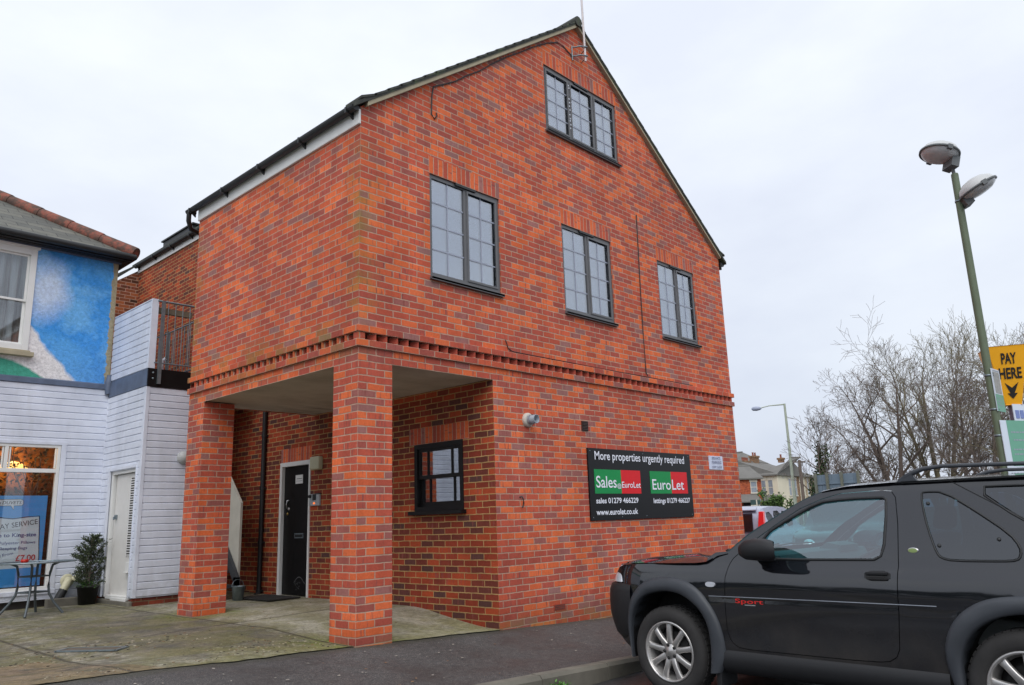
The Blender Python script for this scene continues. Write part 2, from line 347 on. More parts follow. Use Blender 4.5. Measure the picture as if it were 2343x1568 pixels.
# ------------------------------------------------------------------ mesh tools
class MB:
    def __init__(s): s.v = []; s.f = []; s.mi = []; s.uvs = []; s.sm = []
    def face(s, pts, mi=0, uv=None, smooth=False):
        b = len(s.v); s.v += [tuple(p) for p in pts]; s.f.append(list(range(b, b+len(pts)))); s.mi.append(mi); s.uvs.append(uv); s.sm.append(smooth)
    def add(s, verts, faces, mi=0, smooth=False):
        b = len(s.v); s.v += [tuple(p) for p in verts]
        for f in faces: s.f.append([b+i for i in f]); s.mi.append(mi); s.uvs.append(None); s.sm.append(smooth)
    def box(s, x0, y0, z0, x1, y1, z1, mi=0):
        if x0 > x1: x0, x1 = x1, x0
        if y0 > y1: y0, y1 = y1, y0
        if z0 > z1: z0, z1 = z1, z0
        V = [(x0,y0,z0),(x1,y0,z0),(x1,y1,z0),(x0,y1,z0),(x0,y0,z1),(x1,y0,z1),(x1,y1,z1),(x0,y1,z1)]
        s.add(V, [(0,3,2,1),(4,5,6,7),(0,1,5,4),(1,2,6,5),(2,3,7,6),(3,0,4,7)], mi)
    def obox(s, c, ax, ay, az, mi=0):     # oriented box: centre and three half-axis vectors
        c = Vector(c); ax, ay, az = Vector(ax), Vector(ay), Vector(az)
        V = [c+ax*i+ay*j+az*k for k in (-1,1) for j in (-1,1) for i in (-1,1)]
        s.add(V, [(0,2,3,1),(4,5,7,6),(0,1,5,4),(1,3,7,5),(3,2,6,7),(2,0,4,6)], mi)
    def prism(s, poly, ext, mi=0):        # closed 3-D polygon extruded by a vector
        n = len(poly); e = Vector(ext); A = [Vector(p) for p in poly]; Bv = [p+e for p in A]
        s.add(A+Bv, [list(range(n))[::-1], list(range(n, 2*n))]+[(i, (i+1) % n, n+(i+1) % n, n+i) for i in range(n)], mi)
    def tube(s, pts, rad, n=8, mi=0, cap=True, smooth=True):
        pts = [Vector(p) for p in pts]; m = len(pts)
        if not hasattr(rad, '__len__'): rad = [rad]*m
        rings = []; ref = None
        for i, p in enumerate(pts):
            d = (pts[min(i+1, m-1)]-pts[max(i-1, 0)])
            if d.length < 1e-9: d = Vector((0,0,1))
            d.normalize()
            if ref is None: ref = Vector((0,0,1)) if abs(d.z) < .9 else Vector((1,0,0))
            a = d.cross(ref); 
            if a.length < 1e-6: a = d.cross(Vector((0,1,0)))
            a.normalize(); b = d.cross(a).normalized(); ref = -(d.cross(a).cross(d)) if False else ref
            rings.append([p+(a*math.cos(2*PI*k/n)+b*math.sin(2*PI*k/n))*rad[i] for k in range(n)])
        base = len(s.v)
        V = [q for r in rings for q in r]; Fc = []
        for i in range(m-1):
            for k in range(n): Fc.append((i*n+k, i*n+(k+1) % n, (i+1)*n+(k+1) % n, (i+1)*n+k))
        s.add(V, Fc, mi, smooth)
        if cap:
            s.face(rings[0][::-1], mi); s.face(rings[-1], mi)
    def lathe(s, prof, c=(0,0,0), axis='z', n=24, mi=0, smooth=True, a0=0, a1=2*PI):
        full = abs(a1-a0-2*PI) < 1e-6; m = n if full else n+1
        V = []
        for r, h in prof:
            for k in range(m):
                a = a0+(a1-a0)*k/n; x, y = r*math.cos(a), r*math.sin(a)
                p = {'z': (x, y, h), 'y': (x, h, y), 'x': (h, x, y)}[axis]
                V.append((c[0]+p[0], c[1]+p[1], c[2]+p[2]))
        Fc = []
        for i in range(len(prof)-1):
            for k in range(n): Fc.append((i*m+k, i*m+(k+1) % m, (i+1)*m+(k+1) % m, (i+1)*m+k))
        s.add(V, Fc, mi, smooth)
    def build(s, name, mats, parent=None, label=None, bevel=0, merge=0):
        me = bpy.data.meshes.new(name); me.from_pydata(s.v, [], s.f)
        if not isinstance(mats, (list, tuple)): mats = [mats]
        for m in mats: me.materials.append(m)
        me.polygons.foreach_set('material_index', s.mi); me.polygons.foreach_set('use_smooth', s.sm)
        uvl = me.uv_layers.new(name='UVMap'); me.update()
        for p in me.polygons:
            cu = s.uvs[p.index]; nx, ny, nz_ = abs(p.normal.x), abs(p.normal.y), abs(p.normal.z)
            for j, li in enumerate(p.loop_indices):
                if cu: uvl.data[li].uv = cu[j]; continue
                v = me.vertices[me.loops[li].vertex_index].co
                if nz_ > .9: uvl.data[li].uv = (v.x, v.y)
                elif ny >= nx: uvl.data[li].uv = (v.x, v.z/max(.3, ny) if nz_ > .2 else v.z)
                else: uvl.data[li].uv = (v.y+.1125, v.z)
        if merge:
            bm = bmesh.new(); bm.from_mesh(me); bmesh.ops.remove_doubles(bm, verts=bm.verts, dist=merge)
            bmesh.ops.recalc_face_normals(bm, faces=bm.faces); bm.to_mesh(me); bm.free()
        o = bpy.data.objects.new(name, me); COL.objects.link(o)
        if parent: o.parent = parent
        if label: o['label'] = label
        if bevel:
            b = o.modifiers.new('bevel', 'BEVEL'); b.width = bevel; b.segments = 2; b.limit_method = 'ANGLE'
        return o
def tag(o, label, cat, group=None):
    o['label'] = label; o['category'] = cat
    if group: o['group'] = group
    return o
def thing(name, label, cat, loc=(0,0,0), rz=0, group=None):
    o = bpy.data.objects.new(name, None); o.empty_display_size = .2; COL.objects.link(o); o.location = loc; o.rotation_euler = (0,0,rz)
    return tag(o, label, cat, group)
def wthing(name, label, cat, base, group=None):
    """an Empty whose children carry world coordinates: child mesh gets shifted to the Empty's frame"""
    o = thing(name, label, cat, base, 0, group); return o
def wb(mb, name, mats, parent, **k):
    """build with world coordinates under a top-level Empty (or under a child of it)"""
    o = mb.build(name, mats, None, **k)
    root = parent
    while root.parent: root = root.parent
    if parent.parent is None:
        o.parent = parent; o.matrix_parent_inverse = Matrix.Translation(-Vector(parent.location))
    else:
        o.parent = parent
    return o
def struct(o, kind='structure'): o['kind'] = kind; return o
def copy_tree(o, parent=None):
    c = o.copy(); COL.objects.link(c)
    if parent: c.parent = parent
    for ch in list(o.children): copy_tree(ch, c)
    return c
def text_mb(mb, txt, origin, ux, uz, size, mi=0, width=None, thick=.0015, align='LEFT', shear=0, bold=0):
    """flat lettering: ux reading direction, uz up; scaled to width when given"""
    cu = bpy.data.curves.new('t', 'FONT'); cu.body = txt; cu.size = 1; cu.align_x = 'LEFT'; cu.shear = shear; cu.offset = bold; cu.resolution_u = 4
    ob = bpy.data.objects.new('t', cu); COL.objects.link(ob)
    bpy.context.view_layer.update()
    me = bpy.data.meshes.new_from_object(ob.evaluated_get(bpy.context.evaluated_depsgraph_get()))
    bpy.data.objects.remove(ob); bpy.data.curves.remove(cu)
    xs = [v.co.x for v in me.vertices]; x0, x1 = min(xs), max(xs)
    sx = size if width is None else width/(x1-x0)
    ux = Vector(ux); uz = Vector(uz); n = ux.cross(uz).normalized(); og = Vector(origin)
    off = {'LEFT': 0, 'CENTER': -(x1-x0)/2, 'RIGHT': -(x1-x0)}[align]
    V = [og+ux*((v.co.x-x0+off)*sx)+uz*(v.co.y*size)+n*thick for v in me.vertices]
    mb.add(V, [list(p.vertices) for p in me.polygons], mi)
    bpy.data.meshes.remove(me)

# ------------------------------------------------------------------ ground
YK = -1.80
def sstep(a, b, x):
    t = min(1, max(0, (x-a)/(b-a))); return t*t*(3-2*t)
def G(x, y):
    xc = min(8, max(-8, x))
    if y <= 0: return -.04*xc + .067*max(y, YK)
    t = sstep(0, 1.7, y)
    return (1-t)*(-.04*xc) + t*(.058+.018*min(2.0, max(-3, x))+.004*min(y, 8))
def Gr(x): return -.31+.04*max(0, min(8, 1-x))
def sheet(name, x0, x1, y0, y1, nx, ny, zf, mat, skip=None):
    mb = MB(); V = []; Fc = []
    for j in range(ny+1):
        for i in range(nx+1):
            x = x0+(x1-x0)*i/nx; y = y0+(y1-y0)*j/ny
            if name == 'forecourt' and j == 0: y += .05+.07*noise.noise(Vector((x*1.3, 0, 5)))+.03*noise.noise(Vector((x*6, 0, 9)))
            V.append((x, y, zf(x, y)))
    for j in range(ny):
        for i in range(nx):
            if skip and skip(x0+(x1-x0)*(i+.5)/nx, y0+(y1-y0)*(j+.5)/ny): continue
            a = j*(nx+1)+i; Fc.append((a, a+1, a+nx+2, a+nx+1))
    mb.add(V, Fc, 0, True)
    return struct(mb.build(name, mat))
def lump(x, y, s=.012): return s*(noise.noise(Vector((x*.9, y*.9, .3)))+.5*noise.noise(Vector((x*2.6, y*2.6, 1.3))))
g = MB(); g.face([(-300,-300,-.46),(600,-300,-.46),(600,500,-.46),(-300,500,-.46)]); struct(g.build('ground', M_EARTH))
sheet('road', -14, 9, -40, YK-.12, 46, 8, lambda x, y: Gr(x), M_ROAD)
cp = MB(); cp.face([(9.0,-40,-.31),(46,-40,-.31),(46,40,-.31),(9.0,40,-.31)]); struct(cp.build('car_park_surface', M_ROAD))
sheet('pavement', -14, 9.0, YK, .2, 92, 13, lambda x, y: G(x, y)-.004+lump(x, y, .006), M_ASPH)
sheet('forecourt', -12, 2.1, -.03, 8.2, 300, 60, lambda x, y: G(x, y)+.004+lump(x, y, .012)*sstep(0, .6, y), M_CONC)
k = MB()      # kerb of separate stones
x = -14.0; i = 0
while x < 9:
    x1 = x+.905; zt0 = G(x, YK)+.006; zt1 = G(x1, YK)+.006
    dz = random.uniform(-.004, .004)
    y0, y1 = YK-.125, YK-.002
    V = []
    for xx, zt in ((x+.004, zt0+dz), (x1-.004, zt1+dz)):
        V += [(xx, y0, -.45), (xx, y0-.004, zt-.03), (xx, y0+.022, zt), (xx, y1, zt), (xx, y1, -.45)]
    k.add(V, [(0,1,2,3,4), (9,8,7,6,5)]+[(a, a+5, a+6, a+1) for a in range(4)], 0); x = x1
struct(k.build('kerb', M_KERB))
# grass and moss beside the walls is part of the materials; loose litter lies on the pavement
M_LEAF = plain('dead_leaf', S(150, 110, 70), .8, vscale=20, var=.5)
M_STONE = plain('chewing_gum', S(176, 168, 156), .8, var=.2)
lt = MB()
for i in range(150):
    a = random.random()
    x = random.uniform(-3, 3.6); y = -1.6*a**1.0-.05
    if random.random() < .35: x, y = random.uniform(.1, 1.9), random.uniform(.1, 3.2)
    z = G(x, y)+lump(x, y, .01)+.006; r_ = random.uniform(.004, .014); th = random.uniform(0, PI)
    pts = [(x+r_*math.cos(th+q)*random.uniform(.6, 1.4), y+r_*math.sin(th+q)*random.uniform(.5, 1.1), z+random.uniform(0, .004)) for q in (0, 1.2, 2.3, 3.4, 4.6, 5.5)]
    lt.face(pts, 0 if i % 3 == 0 else 1)
o = lt.build('litter', [M_LEAF, M_STONE]); struct(o, 'stuff'); o['label'] = 'dead leaves, grit and gum spots scattered on the pavement'

# ================================================================== the brick building
W, D, DF, XR, YB = 7.915, 3.86, 3.425, 1.955, 11.19
ZS = 2.775; RX, RZ = 3.972, 8.56
def roofz(x):
    if x < RX: return 5.66+(RZ-5.66)*x/RX
    return 5.66+(RZ-5.66)*(W-x)/(W-RX)
def clip(poly, top):            # poly of (u,z) clipped to z < top(u) for a list of lines (a, b): z <= a + b*u
    for a, b in top:
        outp = []
        for i, p in enumerate(poly):
            q = poly[(i+1) % len(poly)]
            fp = a+b*p[0]-p[1]; fq = a+b*q[0]-q[1]
            if fp >= 0: outp.append(p)
            if (fp >= 0) != (fq >= 0):
                t = fp/(fp-fq); outp.append((p[0]+(q[0]-p[0])*t, p[1]+(q[1]-p[1])*t))
        poly = outp
        if len(poly) < 3: return []
    return poly
def wall(mb, axis, c, inward, u0, u1, z0, z1, holes=(), sold=(), top=(), reveal=.09, shift=0.0):
    """one brick leaf in the plane axis=c, openings cut out and lined; inward is +1/-1"""
    us = sorted({u0, u1, *[h[0] for h in holes], *[h[1] for h in holes], *[h[0] for h in sold], *[h[1] for h in sold]})
    zs = sorted({z0, z1, *[h[2] for h in holes], *[h[3] for h in holes], *[h[2] for h in sold], *[h[3] for h in sold]})
    us = [q for q in us if u0-1e-6 <= q <= u1+1e-6]; zs = [q for q in zs if z0-1e-6 <= q <= z1+1e-6]
    P = (lambda u, z, d=0: (u, c+inward*d, z)) if axis == 'y' else (lambda u, z, d=0: (c+inward*d, u, z))
    off = 0 if axis == 'y' else .1125
    for i in range(len(us)-1):
        for j in range(len(zs)-1):
            uc, zc = (us[i]+us[i+1])/2, (zs[j]+zs[j+1])/2
            if any(h[0] < uc < h[1] and h[2] < zc < h[3] for h in holes): continue
            s_ = next((q for q in sold if q[0] < uc < q[1] and q[2] < zc < q[3]), None)
            poly = [(us[i], zs[j]), (us[i+1], zs[j]), (us[i+1], zs[j+1]), (us[i], zs[j+1])]
            poly = clip(poly, top)
            if not poly: continue
            if s_: mb.face([P(u, z) for u, z in poly], 1, [(z-s_[2]+.0, u-s_[0]+.0) for u, z in poly])
            else: mb.face([P(u, z) for u, z in poly], 0, [(u+off+shift, z) for u, z in poly])
    for h in holes:
        if len(h) > 4: continue
        a, b, lo, hi = h
        for q in ([(a, lo), (a, hi)], [(b, lo), (b, hi)]):
            mb.face([P(*q[0]), P(*q[1]), P(*q[1], reveal), P(*q[0], reveal)], 0, [(0, q[0][1]), (0, q[1][1]), (.1, q[1][1]), (.1, q[0][1])])
        for z in (lo, hi):
            mb.face([P(a, z), P(b, z), P(b, z, reveal), P(a, z, reveal)], 0, [(a, .02), (b, .02), (b, .06), (a, .06)])

BB = wthing('brick_building', 'tall orange-red brick building with a steep gable and an open corner porch on brick pillars', 'building', (4, 5.5, 0))
WIN = [(0.989, 2.161, 3.843, 5.160), (3.411, 4.570, 3.843, 5.160), (5.823, 6.955, 3.843, 5.160), (3.182, 4.938, 6.489, 7.560)]
slope = (RZ-5.66)/RX
GT = [(5.66-.02, slope), (5.66-.02+slope*W, -slope)]
strip = (-1, 99, 3.0, 3.075, 1)
mb = MB()
holes = [(-.01, .44, -1, ZS, 1), (.44, XR, -1, ZS, 1), (0, W, 3.0, 3.075, 1)]+WIN
sold = [(a-.01, b+.01, d, d+.215) for a, b, c, d in WIN]
wall(mb, 'y', 0, 1, 0, W, -.5, RZ, holes, sold, GT)
wb(mb, 'gable_wall', [M_BRICK, M_SOLD], BB)
mb = MB()
wall(mb, 'x', 0, 1, 0, D, ZS, 5.66, [(0, D, 3.0, 3.075, 1)])
mb.face([(0, D, ZS), (XR, D, ZS), (XR, D, roofz(XR)-.02), (0, D, 5.64)])
wb(mb, 'side_wall', [M_BRICK], BB)
# recess wall with sash window and door, running on to the far end
WR = (.545, 1.468, 1.262, 2.113); DR = (3.915, 4.775, -.5, 2.115)
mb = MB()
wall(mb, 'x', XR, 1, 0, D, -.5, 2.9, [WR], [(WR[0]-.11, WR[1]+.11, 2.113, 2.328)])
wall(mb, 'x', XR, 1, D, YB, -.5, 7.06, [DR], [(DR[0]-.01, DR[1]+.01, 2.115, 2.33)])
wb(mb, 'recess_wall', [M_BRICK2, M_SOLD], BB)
mb = MB()
mb.face([(W, 0, -.5), (W, YB, -.5), (W, YB, 5.6), (W, 0, 5.6)])
mb.face([(XR, YB, -.5), (W, YB, -.5), (W, YB, 5.62), (RX, YB, RZ-.03), (XR, YB, roofz(XR)-.03)])
wb(mb, 'rear_wall', M_BRICK, BB)
mb = MB()
mb.face([(.0, YB-.01, -.5), (XR, YB-.01, -.5), (XR, YB-.01, roofz(XR)-.16), (.0, YB-.01, 5.5)])
mb.box(0, YB-.01, -.5, .01, YB+4, 5.5); 
wb(mb, 'cross_wall', M_BROWNB, BB)
# pillars
for (x0, y0, x1, y1) in ((0, 0, .44, .44), (0, DF, .434, D)):
    mb = MB(); mb.box(x0, y0, -.35, x1, y1, ZS)
    wb(mb, 'pillar', M_BRICK, BB, bevel=.004)
# concrete pad under the corner pillar
mb = MB(); mb.box(.20, -.045, -.2, .455, .42, -.032); wb(mb, 'pad', M_KERB, BB, bevel=.006)
# soffit under the overhang
mb = MB(); mb.box(.03, .03, ZS+.012, XR-.003, D-.02, ZS+.05)
mb.box(.004, .004, ZS+.05, XR, D-.003, ZS+.14)
wb(mb, 'soffit', M_SOFF, BB)
# projecting band with dogtooth course
mb = MB(); pr = .030
for z0, z1, q in ((2.925, 2.997, pr), (3.078, 3.147, pr+.004)):
    mb.box(-q, -q, z0, W+q, .0-.002, z1); mb.box(-q, .0-.002, z0, -.002, D+.012, z1); mb.box(W+.002, -.002, z0, W+q, 2, z1)
mb.box(.075, .075, 2.99, W-.046, .09, 3.09); mb.box(.075, .09, 2.99, .09, D, 3.09)
for p_, ax, n in ((0, 'x', 54), (1, 'y', 26)):
    pass
st = .1445
for i in range(55):
    x = -.012+i*st
    if x+st > W+.05: break
    mb.prism([(x+.014, .05, 3.0), (x+.03, .075, 3.0), (x+st-.03, .075, 3.0), (x+st-.014, .05, 3.0), (x+st/2, -.028, 3.0)], (0, 0, .075))
for i in range(1, 27):
    y = -.012+i*st
    if y+st > D+.02: break
    mb.prism([(.05, y+.014, 3.0), (-.028, y+st/2, 3.0), (.05, y+st-.014, 3.0), (.075, y+st-.03, 3.0), (.075, y+.03, 3.0)], (0, 0, .075))
mb.box(-.02, -.02, 3.0, .06, .06, 3.075)
wb(mb, 'dogtooth_band', M_BRICK, BB)
# roof: tiled slabs, verge mortar, ridge tiles
def slab(mb, pts, th, mi=0): mb.prism(pts, (0, 0, -th), mi)
mb = MB()
def rline(x): return roofz(x)+.05
yv = -.075
slab(mb, [(-.11, yv, 5.635), (.32, yv, rline(.32)), (.32, D+.06, rline(.32)), (-.11, D+.06, 5.635)], .05)
slab(mb, [(.32, yv, rline(.32)), (XR-.12, yv, rline(XR-.12)), (XR-.12, D+.06, rline(XR-.12)), (.32, D+.06, rline(.32))], .05)
slab(mb, [(XR-.12, yv, rline(XR-.12)), (RX, yv, RZ+.05), (RX, YB+.1, RZ+.05), (XR-.12, YB+.1, rline(XR-.12))], .05)
slab(mb, [(RX, yv, RZ+.05), (W+.15, yv, 5.60), (W+.15, YB+.1, 5.60), (RX, YB+.1, RZ+.05)], .05)
slab(mb, [(-.1, YB-.08, 5.56), (XR-.12, YB-.08, rline(XR-.12)-.04), (XR-.12, YB+4, rline(XR-.12)-.04), (-.1, YB+4, 5.56)], .05)
for sgn in (0, 1):                      # tile edges stepping up the verge
    L_ = 22
    for i in range(L_):
        t0, t1 = i/L_, (i+1)/L_
        if sgn == 0: xa, xb = RX*t0-.05, RX*t1-.02
        else: xa, xb = W+.1-(W-RX+.1)*t0, W+.1-(W-RX+.1)*t1-.0
        za, zb = rline(max(0, min(W, xa)))+.022, rline(max(0, min(W, xb)))+.004
        mb.prism([(xa, yv-.008, za-.008), (xb, yv-.008, zb-.002), (xb, yv-.008, zb-.03), (xa, yv-.008, za-.04)], (0, .3, 0))
wb(mb, 'roof', M_RTILE, BB)
mb = MB()
mb.tube([(RX, yv-.02, RZ+.03), (RX, YB+.1, RZ+.03)], .085, 10); wb(mb, 'ridge', M_RTILE, BB)
mb = MB()
def vstrip(xa, xb, th):
    za, zb = roofz(xa)+.0, roofz(xb)+.0
    mb.prism([(xa, yv+.01, za), (xb, yv+.01, zb), (xb, yv+.01, zb-th), (xa, yv+.01, za-th)], (0, .09, 0))
vstrip(.05, RX, .055); vstrip(RX, W-.02, .045)
wb(mb, 'verge', M_VERGE, BB)
# fascias and gutters
def gutter(name, x, y0, y1, zt, r=.05, side=-1, ends=True):
    mb = MB()
    prof = [(math.cos(a), math.sin(a)) for a in [PI+PI*i/8 for i in range(9)]]
    o1 = [(x+side*r+q[0]*r, zt+q[1]*r*1.1) for q in prof]; o2 = [(x+side*r+q[0]*(r-.006), zt+q[1]*(r-.006)*1.1) for q in prof]
    for A, sm in ((o1, True), (o2, True)):
        for i in range(8): mb.face([(A[i][0], y0, A[i][1]), (A[i+1][0], y0, A[i+1][1]), (A[i+1][0], y1, A[i+1][1]), (A[i][0], y1, A[i][1])], 0, None, True)
    for y in (y0, y1): mb.face([(q[0], y, q[1]) for q in o1])
    for e in (0, -1): mb.face([(o1[e][0], y0, o1[e][1]), (o2[e][0], y0, o2[e][1]), (o2[e][0], y1, o2[e][1]), (o1[e][0], y1, o1[e][1])])
    n = max(2, int((y1-y0)/.85))
    for i in range(n+1):
        y = y0+.12+(y1-y0-.24)*i/n
        mb.obox((x+side*r, y, zt-.028), (r+.005, 0, 0), (0, .014, 0), (0, 0, .034))
        mb.prism([(x, y-.012, zt-.03), (x+side*r*1.5, y-.012, zt-.05), (x, y-.012, zt-.11)], (0, .024, 0))
    return wb(mb, 'gutter', M_BLACKPL, BB)
mb = MB(); mb.box(-.028, .0, 5.435, -.004, D, 5.60); mb.box(-.028, -.006, 5.43, .0, .0, 5.60); mb.box(-.028, .0, 5.425, .02, D, 5.434)
wb(mb, 'fascia', M_WHITEP, BB, bevel=.002)
gutter('gutter', -.028, -.02, D+.2, 5.615, .052)
mb = MB(); mb.box(XR-.03, D, 6.845, XR-.004, YB, 7.0); wb(mb, 'fascia', M_WHITEP, BB, bevel=.002)
gutter('gutter', XR-.03, D, YB, 7.01, .052)
gutter('gutter', W+.03, -.03, YB, 5.57, .06, 1)
mb = MB(); mb.box(W+.002, .0, 5.44, W+.028, YB, 5.58); mb.box(W-.0, -.035, 5.43, W+.03, -.0, 5.57); wb(mb, 'fascia', M_BLACKP, BB)
# swan neck from the front gutter end on to the rear roof
mb = MB(); mb.tube([(-.09, D+.16, 5.60), (-.09, D+.16, 5.46), (-.02, D+.24, 5.38), (.25, D+.30, 5.34), (.5, D+.34, 5.33)], .034, 10); wb(mb, 'downpipe', M_BLACKPL, BB)
mb = MB(); mb.tube([(XR-.05, 5.25, 6.95), (XR-.05, 5.25, .06)], .036, 12)
for z in (.16, .9, 1.75, 2.6, 4.5, 6): mb.tube([(XR-.05, 5.25, z-.025), (XR-.05, 5.25, z+.025)], .045, 12); mb.box(XR-.05, 5.2, z-.015, XR, 5.3, z+.015)
mb.tube([(XR-.05, 5.25, .12), (XR-.13, 5.25, .07)], .045, 12)
wb(mb, 'downpipe', M_BLACKPL, BB)
mb = MB(); mb.box(XR-.10, 8.3, 7.05, XR+.5, 9.7, 7.17); mb.box(XR-.13, 8.25, 7.17, XR+.5, 9.75, 7.20); wb(mb, 'roof_vent', M_BLACKPL, BB)

def casement(x1, x2, z1, z2, nl, vent_at):
    y = .05; fw = .048; zs = z1+.05
    mb = MB()
    mb.box(x1, y-.03, zs, x1+fw, y+.03, z2); mb.box(x2-fw, y-.03, zs, x2, y+.03, z2)
    mb.box(x1+fw, y-.03, z2-fw, x2-fw, y+.03, z2); mb.box(x1+fw, y-.03, zs, x2-fw, y+.03, zs+fw)
    lw = (x2-x1)/nl; panes = []
    for i in range(nl):
        a = x1+lw*i+(fw if i == 0 else .022); b = x1+lw*(i+1)-(fw if i == nl-1 else .022)
        if i: mb.box(x1+lw*i-.022, y-.03, zs+fw, x1+lw*i+.022, y+.03, z2-fw)
        s_ = .026 if (i % 2 == 1 or nl == 3) else .008     # opening lights carry a second sash frame
        lo, hi = zs+fw, z2-fw
        if s_ > .01:
            mb.box(a, y-.042, lo, a+s_, y-.031, hi); mb.box(b-s_, y-.042, lo, b, y-.031, hi)
            mb.box(a+s_, y-.042, lo, b-s_, y-.031, lo+s_); mb.box(a+s_, y-.042, hi-s_, b-s_, y-.031, hi)
        panes.append((a, b, lo, hi))
    fr = wb(mb, 'window', M_FRAME, BB)
    for a, b, lo, hi in panes:
        m2 = MB(); m2.box(a, y-.012, lo, b, y-.006, hi); wb(m2, 'pane', M_GLASS, fr)
    m2 = MB()
    for a, b, lo, hi in panes:
        m2.box((a+b)/2-.009, y-.017, lo, (a+b)/2+.009, y-.0125, hi)
        for k_ in range(1, 4): 
            z = lo+(hi-lo)*k_/4; m2.box(a, y-.018, z-.009, b, y-.0125, z+.009)
    wb(m2, 'glazing_bars', M_BAR, fr)
    m2 = MB(); m2.box(x1-.012, -.045, z1, x2+.012, y+.05, z1+.032); m2.box(x1-.012, -.045, z1-.006, x2+.012, -.035, z1+.03)
    wb(m2, 'sill', M_FRAME, fr, bevel=.003)
    m2 = MB(); vx = x1+(x2-x1)*vent_at; m2.box(vx-.17, y-.055, z2-.034, vx+.17, y-.03, z2-.004); wb(m2, 'trickle_vent', M_BLACKPL, fr)
    m2 = MB(); V = []; n = 60
    for i in range(n+1):
        xx = x1-.3+(x2-x1+.6)*i/n; yy = y+.115+.026*math.sin(i*1.5+x1)+.012*math.sin(i*.53+2*x1)
        V += [(xx, yy, z1-.15), (xx, yy, z2+.15)]
    m2.add(V, [(2*i, 2*i+2, 2*i+3, 2*i+1) for i in range(n)], 0, True)
    wb(m2, 'curtain', M_CURT, fr)
    return fr
f1 = casement(*WIN[0], 2, .5); f2 = casement(*WIN[1], 2, .5); f3 = casement(*WIN[2], 2, .5); f4 = casement(*WIN[3], 3, .5)
f4['label'] = 'attic window of three lights under the gable'
for i, z in enumerate((7.44, 7.40, 7.22, 7.16, 7.10, 7.04, 6.96, 6.90, 6.86, 6.80, 6.74)):
    mb = MB(); mb.box(3.182+.585-.012+.01*(i % 2), .012, z, 3.182+.585+.008+.01*(i % 2), .018, z+.02); wb(mb, 'sticker', M_WHITEPL, f4)
# orchids standing behind the middle window
mb = MB()
for cx in (4.02, 4.28):
    mb.tube([(cx, .13, 3.9), (cx+.02, .12, 4.15), (cx-.05, .12, 4.30)], .006, 5)
    for q in range(7):
        a = q*1.1; mb.obox((cx-.05+.05*math.cos(a), .12, 4.26+.05*math.sin(a*1.7)), (.018, 0, 0), (0, .004, 0), (0, 0, .016), 1)
    mb.lathe([(.05, 3.87), (.06, 3.97)], (cx, .13, 0), n=12)
wb(mb, 'potted_orchids', [plain('orchid_green', S(90, 110, 70)), M_WHITEPL], f2)
mb = MB(); mb.box(4.46, .16, 6.55, 4.72, .17, 7.2); wb(mb, 'blind', plain('cream_blind', S(206, 188, 150), .9), f4)

# sash window in the recess
a, b, lo, hi = WR; x = XR+.03
mb = MB()
mb.box(x-.04, a, lo, x+.05, a+.06, hi); mb.box(x-.04, b-.06, lo, x+.05, b, hi)
mb.box(x-.04, a+.06, hi-.06, x+.05, b-.06, hi); mb.box(x-.04, a+.06, lo, x+.05, b-.06, lo+.055)
mid = (lo+hi)/2+.0
for z0, z1, xo in ((mid-.02, hi-.06, 0.0), (lo+.055, mid+.02, .035)):      # upper and lower sash
    mb.box(x-.02+xo, a+.06, z0, x+.012+xo, a+.10, z1); mb.box(x-.02+xo, b-.10, z0, x+.012+xo, b-.06, z1)
    mb.box(x-.02+xo, a+.10, z1-.04, x+.012+xo, b-.10, z1); mb.box(x-.02+xo, a+.10, z0, x+.012+xo, b-.10, z0+(.045 if xo == 0 else .06))
    for t in (.17, .80): 
        y = a+.1+(b-a-.2)*t; mb.box(x-.018+xo, y-.011, z0, x+.008+xo, y+.011, z1)
sw_ = wb(mb, 'sash_window', M_BLACKP, BB)
for z0, z1, xo in ((mid-.02, hi-.06, .0), (lo+.055, mid+.02, .035)):
    mb = MB(); mb.box(x-.004+xo, a+.08, z0+.02, x+xo, b-.08, z1-.02); wb(mb, 'pane', M_GLASS, sw_)
mb = MB(); mb.box(x-.12, a-.04, lo-.045, x+.04, b+.04, lo+.002); wb(mb, 'sill', M_BLACKP, sw_, bevel=.004)
mb = MB(); V = []
for i in range(41):
    yy = a+(b-a)*i/40; V += [(x+.12+.01*math.sin(i*1.3), yy, lo+.28), (x+.12+.01*math.sin(i*1.3), yy, mid+.05)]
mb.add(V, [(2*i, 2*i+2, 2*i+3, 2*i+1) for i in range(40)], 0, True); wb(mb, 'curtain', M_CURT2, sw_)
mb = MB(); mb.box(x+.35, a-.3, lo-.3, x+.4, b+.3, hi+.2); wb(mb, 'room_wall', M_INT, sw_)
# dark rooms behind the front windows so that nothing shines through the empty shell
mb = MB(); mb.box(.3, 1.6, 3.2, W-.3, 1.65, 5.5); mb.box(3.05, 1.6, 6.3, 4.95, 1.65, 7.75); mb.box(.2, .3, 3.2, W-.2, 1.6, 3.22); wb(mb, 'room_walls', M_INT, BB)

